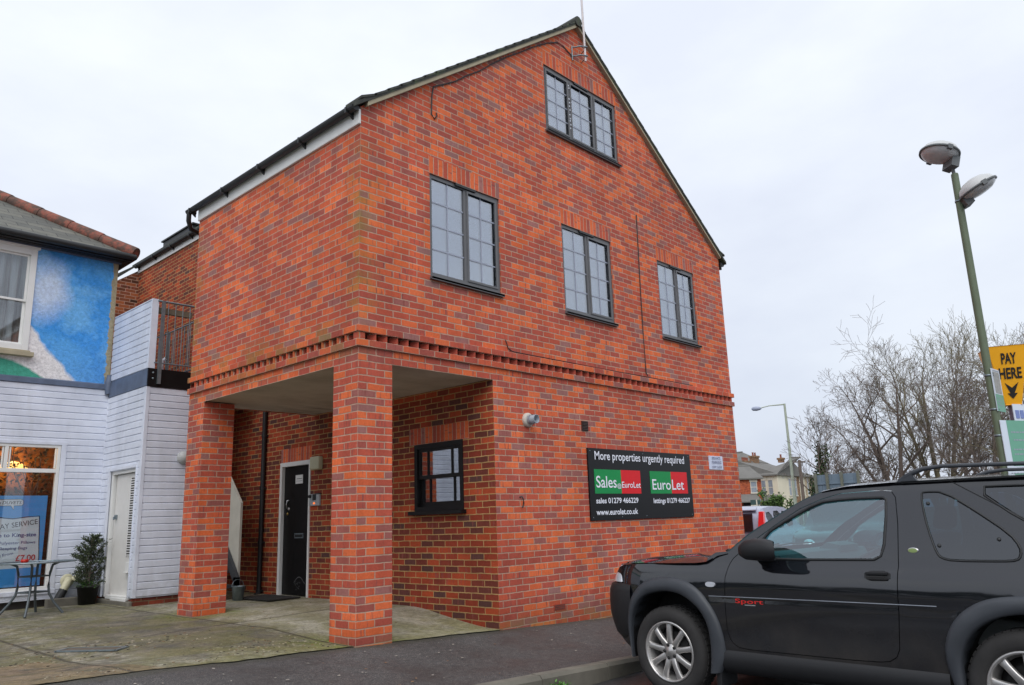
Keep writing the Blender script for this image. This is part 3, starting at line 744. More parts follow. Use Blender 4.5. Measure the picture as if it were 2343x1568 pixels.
# front door in the recess
a, b, hi = DR[0], DR[1], DR[3]; zt = .115
mb = MB(); mb.box(XR-.02, a, zt-.03, XR+.08, a+.035, hi); mb.box(XR-.02, b-.06, zt-.03, XR+.08, b, hi); mb.box(XR-.02, a+.035, hi-.065, XR+.08, b-.06, hi)
df = wb(mb, 'door_frame', M_WHITEP, BB, bevel=.003)
mb = MB(); mb.box(XR+.035, a+.035, zt+.01, XR+.075, b-.06, hi-.065); dl = wb(mb, 'door', M_BLACKP, BB)
mb = MB(); xx = XR+.035
mb.tube([(xx, 4.575, 1.53), (xx-.035, 4.575, 1.525), (xx-.045, 4.575, 1.47), (xx-.035, 4.575, 1.415), (xx, 4.575, 1.41)], .009, 8); mb.lathe([(0, -.012), (.02, -.012), (.022, 0)], (xx, 4.57, 1.40), 'x', 12)
mb.lathe([(0, -.01), (.02, -.01), (.022, 0)], (xx, 4.605, 1.325), 'x', 12, 1)
wb(mb, 'handle', [M_ALU, plain('brass', S(170, 140, 80), .4, .8)], dl)
mb = MB(); mb.box(xx-.008, 4.135, .955, xx, 4.38, 1.03); mb.box(xx-.013, 4.155, .972, xx-.006, 4.36, 1.012, 1); wb(mb, 'letterbox', [M_METAL, M_BLACKPL], dl)
mb = MB(); mb.box(xx-.004, 4.19, 1.775, xx, 4.395, 1.908)
for r_ in range(2):
    for q in range(9 if r_ == 0 else 5): 
        y = 4.36-q*(.017 if r_ == 0 else .035)
        mb.box(xx-.0055, y-.008, 1.845-r_*.035, xx-.004, y+.004, 1.856-r_*.035, 1)
wb(mb, 'notice', [M_WHITEP, plain('grey_print', S(110, 110, 118))], dl)
mb = MB()      # scuff marks at the foot of the door
pts = [(4.37-.02*i, .30+.085*math.sin(min(PI, i*.22))) for i in range(16)]
for (y0, z0), (y1, z1) in zip(pts, pts[1:]): mb.face([(xx-.002, y0, z0), (xx-.002, y1, z1), (xx-.002, y1, z1+.009), (xx-.002, y0, z0+.009)])
rr = random.Random(3)
for i in range(26):
    y, z = 4.36-rr.random()*.16, .20+rr.random()*.12; s_ = .004+rr.random()*.010
    mb.face([(xx-.0015, y, z), (xx-.0015, y-s_*.7, z+s_), (xx-.0015, y-s_, z-s_*.5)])
wb(mb, 'scuff_marks', plain('scuff', S(120, 120, 122)), dl)
mb = MB(); mb.box(XR-.12, a-.02, .02, XR+.08, b+.02, .105); wb(mb, 'threshold', M_KERB, BB)
# gable vents and flue
mb = MB(); mb.box(3.626, -.012, 2.255, 3.76, .0, 2.39)
for i in range(6): mb.obox((3.693, -.016, 2.272+i*.02), (.056, 0, 0), (0, .007, -.003), (0, .001, .004))
wb(mb, 'vent_grille', plain('brown_plastic', S(60, 40, 34), .6), BB)
mb = MB(); mb.box(2.90, -.006, .03, 3.115, .01, .098); 
for i in range(9):
    for j in range(3): mb.box(2.915+i*.0215, -.009, .038+j*.019, 2.927+i*.0215, -.006, .05+j*.019, 1)
wb(mb, 'airbrick', [plain('terracotta', S(150, 60, 40), .8), M_INT], BB)
mb = MB(); c_ = (2.545, 0, 2.325)
mb.lathe([(.09, 0), (.09, -.025), (.078, -.04), (.066, -.045), (.05, -.045)], c_, 'y', 28)
mb.lathe([(.055, -.03), (.055, -.16), (.048, -.16), (.048, -.04), (0, -.04)], c_, 'y', 20, 1)
mb.lathe([(.066, -.06), (.066, -.085)], c_, 'y', 20, 1)
wb(mb, 'boiler_flue', [plain('white_flue', S(190, 184, 174), .6), plain('flue_grey', S(150, 158, 168), .45)], BB)

# things fixed to the building
mb = MB(); mb.box(XR-.085, 3.59, 1.95, XR, 3.835, 2.143); o = mb.build('wall_light', M_CREAMPL, bevel=.02); tag(o, 'square cream wall light above the intercom beside the black door', 'wall light')
t = wthing('intercom', 'grey door intercom panel with an orange lit button', 'intercom', (XR, 3.76, 1.5))
mb = MB(); mb.box(XR-.035, 3.63, 1.42, XR, 3.89, 1.595); wb(mb, 'case', plain('silver_plastic', S(176, 178, 182), .4, .3), t, bevel=.008)
mb = MB(); mb.box(XR-.04, 3.71, 1.50, XR-.03, 3.80, 1.59); mb.box(XR-.045, 3.62, 1.592, XR, 3.72, 1.6); wb(mb, 'speaker_grille', M_BLACKPL, t)
mb = MB(); mb.lathe([(0, -.03), (.022, -.03), (.026, 0)], (XR-.034, 3.86, 1.56), 'x', 12); wb(mb, 'camera_eye', M_BLACKPL, t)
te = NT('orange_button'); te.set(Base_Color=(.9, .2, .05, 1), Emission_Color=(1, .22, .05, 1), Emission_Strength=1.0)
mb = MB(); mb.box(XR-.042, 3.74, 1.445, XR-.034, 3.775, 1.47); wb(mb, 'button', te.m, t)
# mast and cables
t = wthing('radio_mast', 'thin white aerial mast bracketed to the top of the gable', 'aerial', (4.0, 0, 8.0))
mb = MB(); mb.tube([(4.0, -.16, 7.88), (3.985, -.16, 9.6)], .017, 8); wb(mb, 'pole', plain('white_tube', S(214, 206, 206), .4), t)
mb = MB()
for z in (8.12, 7.97): mb.tube([(3.86, -.01, z), (3.9, -.15, z-.02), (4.02, -.19, z)], .011, 6); mb.tube([(4.1, -.01, z), (4.02, -.19, z)], .008, 6)
mb.tube([(3.86, -.02, 8.14), (3.86, -.02, 7.9)], .011, 6); wb(mb, 'bracket', M_METAL, t)
def cable(pts, r_, label, m=M_BLACKPL):
    mb = MB(); mb.tube(pts, r_, 6); tag(mb.build('cable', m), label, 'cable', 'cables clipped to the gable wall')
wv = [(1.1,5.976),(1.11,5.934),(1.066,5.885),(1.023,5.92),(1.025,6.06),(1.034,6.195),(1.061,6.306),(1.263,6.436),(1.44,6.55),(1.616,6.688),(1.87,6.88),(2.125,7.095),(2.4,7.31),(2.681,7.519),(2.98,7.73),(3.289,7.938),(3.516,8.06),(3.66,8.05),(3.87,7.98),(3.86,7.93)]
cable([(a, -.012, b+.006*math.sin(i*2.3)) for i, (a, b) in enumerate(wv)], .0085, 'dark aerial cable clipped along the left slope of the gable')
cable([(5.325, .01, 5.80), (5.31, -.012, 5.79), (5.30, -.012, 5.44), (5.275, -.012, 4.6), (5.262, -.012, 3.93), (5.264, -.012, 3.22), (5.27, -.04, 3.17)], .008, 'thin cable hanging straight down between the two right-hand windows')
cable([(2.20, .0, 3.30), (2.206, -.012, 3.27), (2.232, -.012, 3.20), (2.30, -.012, 3.17), (2.372, -.014, 3.165), (3.402, -.014, 3.163), (4.6, -.014, 3.160), (5.769, -.014, 3.165), (6.6, -.014, 3.165)], .006, 'grey cable lying on top of the projecting brick band')
mb = MB(); mb.tube([(2.36, .0, 1.385), (2.37, -.03, 1.39), (2.385, -.035, 1.36), (2.392, -.035, 1.32), (2.385, -.03, 1.28), (2.37, -.03, 1.26)], .009, 6)
tag(mb.build('hook', M_BLACKPL), 'small dark cable stub hooked out of the brick wall below the flue', 'hook')

# ------------------------------------------------------------------ signs on the gable wall
M_SBLK = plain('sign_black', S(15, 14, 17), .35, var=.04, spec=.25); M_SGRN = plain('sign_green', S(24, 142, 76), .4, var=.03, spec=.2)
M_SRED = plain('sign_red', S(220, 34, 42), .4, var=.03, spec=.2); M_SWHT = plain('sign_white', S(236, 238, 248), .4, var=.02); M_SGRY = plain('sign_text_grey', S(70, 72, 110), .5)
t = wthing('letting_board', 'large black letting agent board with green and red logo panels on the gable wall', 'sign', (5, 0, 1.07))
X0, X1, Z0, Z1 = 3.703, 6.300, 1.073, 2.031
mb = MB(); mb.box(X0, -.022, Z0, X1, -.002, Z1); wb(mb, 'panel', M_SBLK, t, bevel=.002)
sx = lambda u: X0+(X1-X0)*u; sz = lambda v: Z1-(Z1-Z0)*v; yy = -.022
def panel2(u0, u1, um, v0, v1):
    m1 = MB(); m1.box(sx(u0), yy-.003, sz(v1), sx(um), yy, sz(v0)); m1.box(sx(um), yy-.003, sz(v1), sx(u1), yy, sz(v0), 1); wb(m1, 'logo_panel', [M_SGRN, M_SRED], t)
panel2(.044, .460, .278, .295, .632); panel2(.555, .948, .772, .295, .632)
ux, uz = (1,0,0), (0,0,1); tw = .0
m1 = MB()
def tx(txt, u0, u1, vb, size, mi=0, y=yy-.0035, bold=.012): text_mb(m1, txt, (sx(u0), y, sz(vb)), ux, uz, size, mi, width=(X1-X0)*(u1-u0), thick=.001, bold=bold*.6)
tx('More properties urgently required', .055, .93, .158, .163)
tx('sales 01279 466229', .048, .425, .765, .100, bold=.03)
tx('lettings 01279 466227', .575, .962, .775, .100, bold=.03)
tx('www.eurolet.co.uk', .045, .415, .925, .108, bold=.03)
wb(m1, 'lettering', M_SWHT, t)
m1 = MB()
tx('Sales', .055, .232, .548, .222); tx('@', .237, .274, .548, .075); tx('EuroLet', .280, .455, .548, .118)
tx('Euro', .572, .762, .572, .215); tx('Let', .776, .905, .572, .215)
for q in range(0): pass
o = wb(m1, 'logo_lettering', M_SWHT, t)
o.location = o.location+Vector((0, -.003, 0))
for u, v in ((.02, .04), (.98, .04), (.02, .96), (.98, .96), (.5, .04), (.5, .96), (.27, .96)): mb = MB(); mb.lathe([(0, -.004), (.006, -.003), (.007, 0)], (sx(u), yy, sz(v)), 'y', 8); wb(mb, 'screw', M_METAL, t)
t = wthing('parking_sign', 'small white private parking plate near the right edge of the gable wall', 'sign', (7.14, 0, 1.8))
X0, X1, Z0, Z1 = 6.917, 7.370, 1.812, 2.035
mb = MB(); mb.box(X0, -.012, Z0, X1, -.002, Z1); wb(mb, 'plate', plain('white_plate', S(206, 212, 232), .4), t, bevel=.002)
m1 = MB(); yy = -.0125
tx('PRIVATE', .2, .78, .27, .062); tx('PARKING', .17, .83, .56, .062); tx('KEEP CLEAR', .16, .86, .88, .045)
wb(m1, 'lettering', M_SGRY, t)

# ================================================================== the shop on the left
SHP = wthing('shop_building', 'shop with white boarded ground floor and bright blue cloud mural above', 'building', (-4, 10, 0))
YF = 7.1
def clad(mb, axis, c, outward, u0, u1, z0, z1, holes=(), bh=.1035):
    """shiplap boards: each board leans out to its lower edge over a shadow gap"""
    n = int(round((z1-z0)/bh)); bh = (z1-z0)/n
    for i in range(n):
        za, zb = z0+i*bh, z0+(i+1)*bh
        segs = [(u0, u1)]
        for h in holes:
            if h[2] < (za+zb)/2 < h[3]:
                segs = [q for a, b in segs for q in ((a, min(b, h[0])), (max(a, h[1]), b)) if q[1]-q[0] > .005]
        for a, b in segs:
            o_ = outward
            prof = [(0, za+.001), (.016*o_, za+.009), (.016*o_, za+bh*.86), (.006*o_, zb-.003), (0, zb-.001)]
            if axis == 'y': mb.prism([(a, c+d, z) for d, z in prof], (b-a, 0, 0))
            else: mb.prism([(c+d, a, z) for d, z in prof], (0, b-a, 0))
# ground-floor boards
mb = MB(); clad(mb, 'y', YF, -1, -9, .085, .205, 3.44, [(-3.02, -.545, .33, 2.50)])
mb.box(-9, YF, .2, -3.0, YF+.1, 3.5); mb.box(-.56, YF, .2, .1, YF+.1, 3.5); mb.box(-3.0, YF, 2.49, -.56, YF+.1, 3.5); mb.box(-3.0, YF, .2, -.56, YF+.1, .34)
mb.box(-9, YF-.022, .19, .1, YF, .21)
wb(mb, 'cladding', M_CLAD, SHP)
mb = MB(); mb.box(-9, YF+.05, -.3, .1, YF+.15, .2); wb(mb, 'plinth', M_INT, SHP)
mb = MB(); mb.box(-.545, YF-.026, .33, -.47, YF, 2.50); mb.box(-3.1, YF-.026, .33, -3.02, YF, 2.5); mb.box(-3.1, YF-.04, .27, -.46, YF, .33); mb.box(-3.1, YF-.026, 2.5, -.46, YF, 2.55)
wb(mb, 'trim', M_CLAD, SHP, bevel=.004)
# mural wall with window opening
mb = MB(); wall(mb, 'y', YF+.01, 1, -9, .09, 3.5, 5.66, [(-2.28, -1.15, 3.93, 5.62)], reveal=.08)
mb.face([(.09, YF+.01, 3.5), (.09, 13, 3.5), (.09, 13, 5.66), (.09, YF+.01, 5.66)]); mb.face([(-9, 13, 0), (.09, 13, 0), (.09, 13, 5.66), (-9, 13, 5.66)])
wb(mb, 'mural_wall', M_MURAL, SHP)
mb = MB(); mb.box(-9, YF-.035, 3.44, .11, YF+.02, 3.515); mb.prism([(-9, YF-.035, 3.515), (-9, YF+.012, 3.54), (-9, YF+.012, 3.515)], (9.1, 0, 0))
mb.lathe([(.05, 3.36), (.055, 3.40), (.07, 3.56), (.05, 3.60), (.035, 3.68)], (.07, YF-.04, 0), n=10)
wb(mb, 'lead_flashing', M_LEAD, SHP)
# upstairs sash window
mb = MB(); a, b, lo, hi = -2.28, -1.15, 3.93, 5.62; y = YF+.03
mb.box(a, y-.05, lo, a+.09, y+.06, hi); mb.box(b-.09, y-.05, lo, b, y+.06, hi); mb.box(a+.09, y-.05, hi-.13, b-.09, y+.06, hi); mb.box(a+.09, y-.05, lo, b-.09, y+.06, lo+.10)
mb.box(a-.03, y-.075, hi-.03, b+.03, y-.0, hi+.03)
mid = 4.74
for z0, z1, yo in ((mid-.02, hi-.13, 0), (lo+.1, mid+.02, .03)):
    mb.box(a+.09, y-.015+yo, z0, a+.125, y+.01+yo, z1); mb.box(b-.125, y-.015+yo, z0, b-.09, y+.01+yo, z1); mb.box(a+.125, y-.015+yo, z1-.035, b-.125, y+.01+yo, z1); mb.box(a+.125, y-.015+yo, z0, b-.125, y+.01+yo, z0+.035)
uw = wb(mb, 'sash_window', M_WHITEP, SHP, bevel=.003)
for z0, z1, yo in ((mid-.02, hi-.13, 0), (lo+.1, mid+.02, .03)):
    mb = MB(); mb.box(a+.11, y-.003+yo, z0+.02, b-.11, y+.001+yo, z1-.02); wb(mb, 'pane', M_GLASS_UP, uw)
mb = MB(); mb.box(a-.08, y-.13, lo-.09, b+.07, y+.05, lo-.02); mb.box(a-.03, y-.08, lo-.02, b+.03, y+.05, lo+.01); wb(mb, 'sill', M_VERGE, uw, bevel=.006)
@mat_fn('striped_curtain')
def M_SCURT(t):
    p = t.sep(t.obj()); n = t.noise(1.0, t.comb(t.math('MULTIPLY', p[0], 9), 0.0, t.math('MULTIPLY', p[2], .5)), 3)
    t.set(Base_Color=t.ramp(n, [(.35, S(150, 130, 116)), (.5, S(216, 210, 204)), (.65, S(240, 238, 236)), (.75, S(170, 140, 120))]), Roughness=.9)
mb = MB(); V = []
for i in range(81):
    xx = a+(b-a)*i/80; yy = y+.14+.03*math.sin(i*.85)+.012*math.sin(i*2.3); V += [(xx, yy, lo), (xx+.02*math.sin(i*.3), yy, hi)]
mb.add(V, [(2*i, 2*i+2, 2*i+3, 2*i+1) for i in range(80)], 0, True); wb(mb, 'curtain', M_SCURT, uw)
# roof, hip tiles, gutter
mb = MB(); sl_ = .65
A = (.24, 6.93, 5.80); Bq = (-2.83, 10.0, 5.80+sl_*3.07); Cq = (.24, 13.07, 5.80)
def uvr(pts, ax): 
    return [((p[0] if ax else p[1]), ((p[1] if ax else -p[0]))*1.19) for p in pts]
q1 = [(-9, 6.93, 5.80), A, Bq, (-9, 10, Bq[2])]; mb.face(q1, 0, uvr(q1, 1))
q2 = [A, Cq, Bq]; mb.face(q2, 0, uvr(q2, 0)); q3 = [(-9, 13.07, 5.8), (-9, 10, Bq[2]), Bq, Cq]; mb.face(q3, 0, uvr(q3, 1))
for qq in (q1, q2, q3): mb.face([(p[0], p[1], p[2]-.03) for p in qq])
mb.box(-9, 6.93, 5.765, .24, 7.2, 5.785)
wb(mb, 'roof', M_SLATE, SHP)
mb = MB(); dv = Vector(Bq)-Vector(A); n = 8
for i in range(n):
    p0 = Vector(A)+dv*(i/n)+Vector((0,0,.02)); p1 = Vector(A)+dv*((i+1.06)/n)+Vector((0,0,.02))
    if i == 0: p0 -= dv.normalized()*.06
    mb.tube([p0, p0+(p1-p0)*.05, p1], [.118, .120, .108], 14)
wb(mb, 'hip_tiles', M_CLAY, SHP)
mb = MB(); mb.tube([Vector(Bq)+Vector((0,0,.03)), (-9, 10, Bq[2]+.03)], .11, 12); wb(mb, 'ridge', M_CLAY, SHP)
mb = MB(); mb.box(-9, 6.90, 5.655, .22, 6.97, 5.79); mb.box(-9, 6.97, 5.645, .20, 7.10, 5.67)
mb.tube([(-9, 6.85, 5.72), (.26, 6.85, 5.72)], .055, 10); mb.tube([(.24, 6.85, 5.72), (.24, 13.1, 5.72)], .055, 10)
wb(mb, 'gutter', M_BLACKPL, SHP)
mb = MB(); mb.box(-9, YF-.05, 5.625, .12, YF-.0, 5.652); wb(mb, 'trim', M_LEAD, SHP)
# shop window
mb = MB(); a, b, lo, hi = -3.02, -.545, .33, 2.50; y = YF+.03
mb.box(b-.045, y-.04, lo, b, y+.04, hi); mb.box(a, y-.04, lo, a+.045, y+.04, hi); mb.box(a+.045, y-.04, hi-.045, b-.045, y+.04, hi); mb.box(a+.045, y-.04, lo, b-.045, y+.04, lo+.05)
mb.box(a+.045, y-.04, 2.07, b-.045, y+.04, 2.13); mb.box(-1.31, y-.04, 2.13, -1.26, y+.04, hi-.045)
for xx in (b-.075, -1.34, -1.245): mb.box(xx, y-.03, 2.14, xx+.02, y, hi-.05)
swd = wb(mb, 'shop_window', M_WHITEP, SHP, bevel=.003)
mb = MB(); mb.box(a+.03, y-.004, lo+.03, b-.03, y, 2.09); wb(mb, 'pane', M_GLASS_SH, swd)
mb = MB()
for i in range(3):
    z = 2.14+i*.108; mb.obox(((a+b)/2, y, z+.052), ((b-a)/2-.04, 0, 0), (0, .003, .0), (0, .004, .053))
wb(mb, 'louvre_panes', M_GLASS_SH, swd)
# shop interior; orange lamp glow above and gloom below are put into its colour
ti = NT('shop_interior'); p = ti.sep(ti.obj()); n_ = ti.noise(2.2, ti.obj(), 4, .6)
cc_ = ti.ramp(n_, [(.35, S(60, 42, 30)), (.5, S(130, 84, 44)), (.66, S(220, 150, 70))])
ti.set(Base_Color=ti.mix(ti.mr(p[2], 2.1, 1.75), cc_, S(38, 32, 30)), Roughness=.9)
mb = MB(); mb.box(-4, YF+2.2, .1, .05, YF+2.25, 3.2); mb.box(-4, YF+.12, .05, .05, YF+2.2, .1); mb.box(0.0, YF+.12, .1, .05, YF+2.2, 3.2); mb.box(-4, YF+.12, 3.15, .05, YF+2.2, 3.2)
wb(mb, 'room', ti.m, SHP)
tl = NT('lit_lamp_shade'); tl.set(Base_Color=(.9, .6, .25, 1), Emission_Color=(1, .62, .18, 1), Emission_Strength=1.6)
t = thing('lamp', 'lit orange pendant lamp shade inside the shop window', 'lamp', (-1.0, YF+.75, 2.12), 0, )
mb = MB(); mb.lathe([(.235, .02), (.22, .06), (.17, .115), (.09, .155), (.03, .17), (0, .172)], n=24); mb.build('lamp_shade', tl.m, t)
mb = MB(); mb.tube([(0, 0, .17), (0, 0, 1.0)], .006, 6); mb.build('cord', M_BLACKPL, t)
ll = bpy.data.lights.new('shop_lamp', 'POINT'); ll.energy = 60; ll.color = (1, .62, .28); ll.shadow_soft_size = .12
lo_ = bpy.data.objects.new('shop_lamp', ll); COL.objects.link(lo_); lo_.location = (-1.0, YF+1.15, 2.75)
M_LEAFD = plain('leaf_dark', S(40, 52, 30), .6, vscale=9, var=.45)
def leaf(mb, p, d, n, L, wd, mi=0):
    d = d.normalized(); s_ = d.cross(n); s_ = s_.normalized()*wd if s_.length > 1e-4 else Vector((wd, 0, 0))
    mb.face([p, p+d*L*.5+s_, p+d*L, p+d*L*.5-s_], mi)
rr = random.Random(5)
t = thing('houseplant', 'dark leafy houseplant beside the lamp inside the shop window', 'plant', (-.8, YF+.5, .35))
mb = MB(); mb.lathe([(0, 0), (.1, 0), (.14, .25), (.12, .25)], n=16); mb.build('pot', M_CLAY, t)
mb = MB()
for i in range(7): mb.tube([(0, 0, .2), (rr.uniform(-.15, .15), rr.uniform(-.1, .1), 1.0), (rr.uniform(-.5, .25), rr.uniform(-.15, .15), rr.uniform(1.7, 2.15))], .008, 5)
mb.build('stems', M_BARK, t); mb = MB()
for i in range(420):
    p = Vector((rr.uniform(-.62, .27), rr.uniform(-.2, .2), rr.uniform(1.25, 2.2)))
    d = Vector((rr.uniform(-1, 1), rr.uniform(-1, 1), rr.uniform(-1, .6))); leaf(mb, p, d, Vector((rr.uniform(-1,1), rr.uniform(-1,1), rr.uniform(-1,1))), rr.uniform(.05, .1), rr.uniform(.012, .025))
mb.build('foliage', M_LEAFD, t)
# duvet service poster
PB = plain('poster_blue', S(84, 172, 240), .5, var=.05); PW = plain('poster_white', S(232, 236, 240), .5, var=.03)
t = wthing('poster', 'blue duvet service poster standing inside the shop window behind the table', 'poster', (-1.5, YF+.045, .41))
mb = MB(); mb.box(-2.35, YF+.045, .40, -.655, YF+.053, 1.725); wb(mb, 'board', PB, t)
mb = MB(); y = YF+.044
def flat(mb, pts, y, mi=0): mb.face([(px_, y, pz_) for px_, pz_ in pts], mi)
flat(mb, [(-2.2, .66), (-.715, .665), (-.705, .80), (-.722, 1.0), (-.735, 1.2), (-.75, 1.41), (-.9, 1.40), (-1.1, 1.375), (-1.3, 1.40), (-1.6, 1.44), (-2.2, 1.42)], y); wb(mb, 'sheet', PW, t)
mb = MB(); flat(mb, [(-2.1, 1.60), (-2.05, 1.575), (-1.21, 1.575), (-1.14, 1.575), (-1.10, 1.515), (-1.10, 1.575), (-.995, 1.578), (-.978, 1.60), (-.985, 1.655), (-1.02, 1.672), (-2.05, 1.665), (-2.1, 1.64)], y); wb(mb, 'speech_bubble', PW, t)
mb = MB()
outl = [(-.715, .665), (-.700, .80), (-.716, 1.0), (-.729, 1.2), (-.745, 1.42), (-.9, 1.41), (-1.1, 1.385), (-1.3, 1.41), (-1.6, 1.45)]
mb.tube([(a_, y-.001, b_) for a_, b_ in outl], .006, 5)
mb.tube([(a_, y-.001, b_) for a_, b_ in [(-2.05, 1.575), (-1.14, 1.575), (-1.10, 1.515), (-1.10, 1.575), (-.995, 1.578), (-.978, 1.60), (-.985, 1.655), (-1.02, 1.672), (-2.05, 1.665)]], .003, 5)
wb(mb, 'outline', M_BLACKPL, t)
def ptx(txt, xr, z, size, wdt, m, name, slope=0.0, bold=.02, shear=0):
    m1 = MB(); u = Vector((1, 0, slope)).normalized()
    text_mb(m1, txt, (xr, y-.002, z), u, Vector((-slope, 0, 1)).normalized(), size, 0, width=wdt, align='RIGHT', bold=bold, shear=shear, thick=0); wb(m1, name, m, t)
M_TD = plain('print_dark', S(40, 38, 42)); M_TB = plain('print_blue', S(66, 70, 140)); M_TR = plain('print_red', S(196, 40, 48))
ptx('No DUVETS', -1.005, 1.598, .068, .36, M_TD, 'lettering', shear=.15, bold=.0)
ptx('ONE DAY SERVICE', -.757, 1.302, .105, .80, M_TD, 'lettering', slope=.14, bold=.0)
ptx('Single to King-size', -.765, 1.12, .078, .66, M_TB, 'lettering')
ptx('Feather & Polyester Pillows', -.765, 1.014, .060, .78, M_TB, 'lettering', bold=.01)
ptx('Sleeping Bags', -.868, .935, .060, .375, M_TB, 'lettering', bold=.01)
ptx('Prices Start From', -1.046, .868, .056, .46, M_TB, 'lettering', slope=.2, bold=.01)
ptx('£7.00', -.747, .768, .120, .262, M_TR, 'lettering')

# side extension carrying the terrace
EX = wthing('terrace_extension', 'white boarded lean-to with a side door and railed terrace, left of the brick pillars', 'building', (.6, 6.3, 0))
YE = 5.54; XE = .1; XEr = .84
mb = MB()
clad(mb, 'x', XE, -1, YE+.0, YF-.0, .215, 3.30, [(5.70, 6.75, 0, 2.10)])
clad(mb, 'y', YE, -1, XE+.0, XEr, .215, 3.28)
mb.box(XE+.001, YE+.001, .2, XEr, YE+.06, 3.3); mb.box(XE, 6.75, .2, XE+.05, YF, 3.3); mb.box(XE, YE+.06, .2, XE+.05, 5.7, 3.3); mb.box(XE, 5.7, 2.1, XE+.05, 6.75, 3.3)
mb.box(XEr-.05, YE+.06, .0, XEr, 9.0, 3.3)
wb(mb, 'cladding', M_CLAD, EX)
mb = MB(); mb.box(XE-.024, YE-.024, .205, XE+.03, YE+.0, 3.285); mb.box(XE-.024, YE+.0, .205, XE, YE+.055, 3.285)
mb.box(XE-.03, 5.68, 2.08, XE, 6.79, 2.13); mb.box(XE-.03, 6.72, .18, XE, 6.79, 2.08); mb.box(XE-.026, 5.68, .20, XE, 5.715, 2.08)
mb.box(XE-.02, YF-.03, .21, XE+.0, YF-.018, 3.3)
wb(mb, 'trim', M_CLAD, EX, bevel=.003)
mb = MB(); mb.box(XE+.02, YE+.02, -.2, XEr, YE+.12, .205); mb.box(XE+.02, YE+.12, -.2, XE+.1, YF, .17); wb(mb, 'plinth', M_DARKB, EX)
mb = MB(); mb.box(XE-.04, 5.62, -.1, XE+.1, 6.85, .155); wb(mb, 'doorstep', M_KERB, EX, bevel=.02)
# door set back in its frame, standing slightly ajar
mb = MB(); mb.box(XE+.01, 6.66, .18, XE+.11, 6.72, 2.08); mb.box(XE+.01, 5.715, .18, XE+.11, 5.74, 2.08); mb.box(XE+.01, 5.74, 2.02, XE+.11, 6.66, 2.08); fr = wb(mb, 'door_frame', M_WHITEP, EX, bevel=.003)
mb = MB(); mb.box(XE+.06, 5.745, .215, XE+.10, 6.62, 2.01)
dd = wb(mb, 'side_door', plain('door_cream_white', S(218, 216, 212), .5, var=.05), EX)
mb = MB()
for i in range(31):
    z = .80+i*.037; mb.obox((XE+.050, 5.92, z), (.010, 0, 0), (0, .11, 0), (.0, 0, .0075))
mb.box(XE+.048, 5.795, .77, XE+.06, 5.81, 1.95); mb.box(XE+.048, 6.03, .77, XE+.06, 6.045, 1.95)
wb(mb, 'louvre', M_WHITEP, dd)
mb = MB(); 
for i in range(31): mb.box(XE+.050, 5.812, .809+i*.037, XE+.0605, 6.028, .828+i*.037)
wb(mb, 'louvre_gaps', M_INT, dd)
mb = MB(); mb.box(XE+.02, 5.84, .56, XE+.06, 5.96, .70); mb.box(XE+.0, 5.83, .545, XE+.06, 5.98, .56); wb(mb, 'letterbox', M_WHITEP, dd, bevel=.004)
mb = MB(); mb.box(XE+.03, 6.50, 1.33, XE+.06, 6.56, 1.40); mb.tube([(XE+.03, 6.53, 1.37), (XE-.0, 6.50, 1.36), (XE-.01, 6.46, 1.33)], .012, 6); wb(mb, 'lock', M_METAL, dd)
mb = MB(); mb.box(XE-.02, 5.75, .165, XE+.06, 6.55, .215); mb.box(XE-.035, 5.75, .15, XE-.02, 6.3, .185); wb(mb, 'weather_bar', M_WHITEP, EX)
mb = MB(); mb.lathe([(0, -.10), (.05, -.095), (.085, -.06), (.1, -.03), (.1, 0)], (.70, YE-.016, 2.225), 'y', 24); wb(mb, 'bulkhead_light', plain('bulkhead_grey', S(176, 178, 178), .5), EX)
# terrace deck and blue-grey fascia
mb = MB(); mb.box(XE-.02, YE, 3.30, XE+.04, YF-.04, 3.56); mb.box(XE+.04, YE+.03, 3.5, XR-.04, 9, 3.56); wb(mb, 'fascia', M_LEAD, EX)
mb = MB(); mb.box(XE-.02, YE-.03, 3.285, XR-.04, YE-.0, 3.565); wb(mb, 'deck_edge', M_BLACKP, EX)
mb = MB(); clad(mb, 'x', XE-.0, -1, YE+.03, YF-.03, 3.57, 4.655); clad(mb, 'x', XE+.05, 1, YE+.03, YF-.03, 3.57, 4.655); mb.box(XE+.001, YE+.03, 3.57, XE+.049, YF-.03, 4.655)
mb.box(XE-.024, YE-.02, 3.57, XE+.075, YE+.03, 4.67); mb.box(XE-.02, YE+.03, 4.655, XE+.07, YF-.03, 4.672)
wb(mb, 'parapet', M_CLAD, EX)
rl = MB()
rl.tube([(.16, YE-.02, 4.645), (XR-.06, YE-.02, 4.645)], .016, 8); rl.tube([(.16, YE-.02, 3.66), (XR-.06, YE-.02, 3.66)], .011, 6)
x = .33
while x < XR-.1: rl.tube([(x, YE-.02, 3.66), (x, YE-.02, 4.645)], .007, 6); x += .115
rl.box(.215, YE-.06, 3.33, .265, YE-.03, 4.65); rl.box(.85, YE-.04, 3.5, .885, YE-.01, 4.6); rl.box(XR-.1, YE-.04, 3.5, XR-.06, YE-.01, 4.6)
xs_ = .98
for z in (4.53, 3.72): rl.tube([(xs_, YE+.1, z), (xs_, 8.6, z)], .013, 6)
y = YE+.15
while y < 8.6: rl.tube([(xs_, y, 3.6), (xs_, y, 4.53)], .0065, 5); y += .115
for y in (YE+.1, 7.0, 8.6): rl.box(xs_-.02, y-.02, 3.55, xs_+.02, y+.02, 4.54)
wb(rl, 'railing', M_METAL, EX)
mb = MB(); mb.box(.15, YE+.04, 4.47, .74, YE+.10, 4.56); wb(mb, 'handrail', plain('weathered_timber', S(118, 108, 92), .9, var=.2), EX)
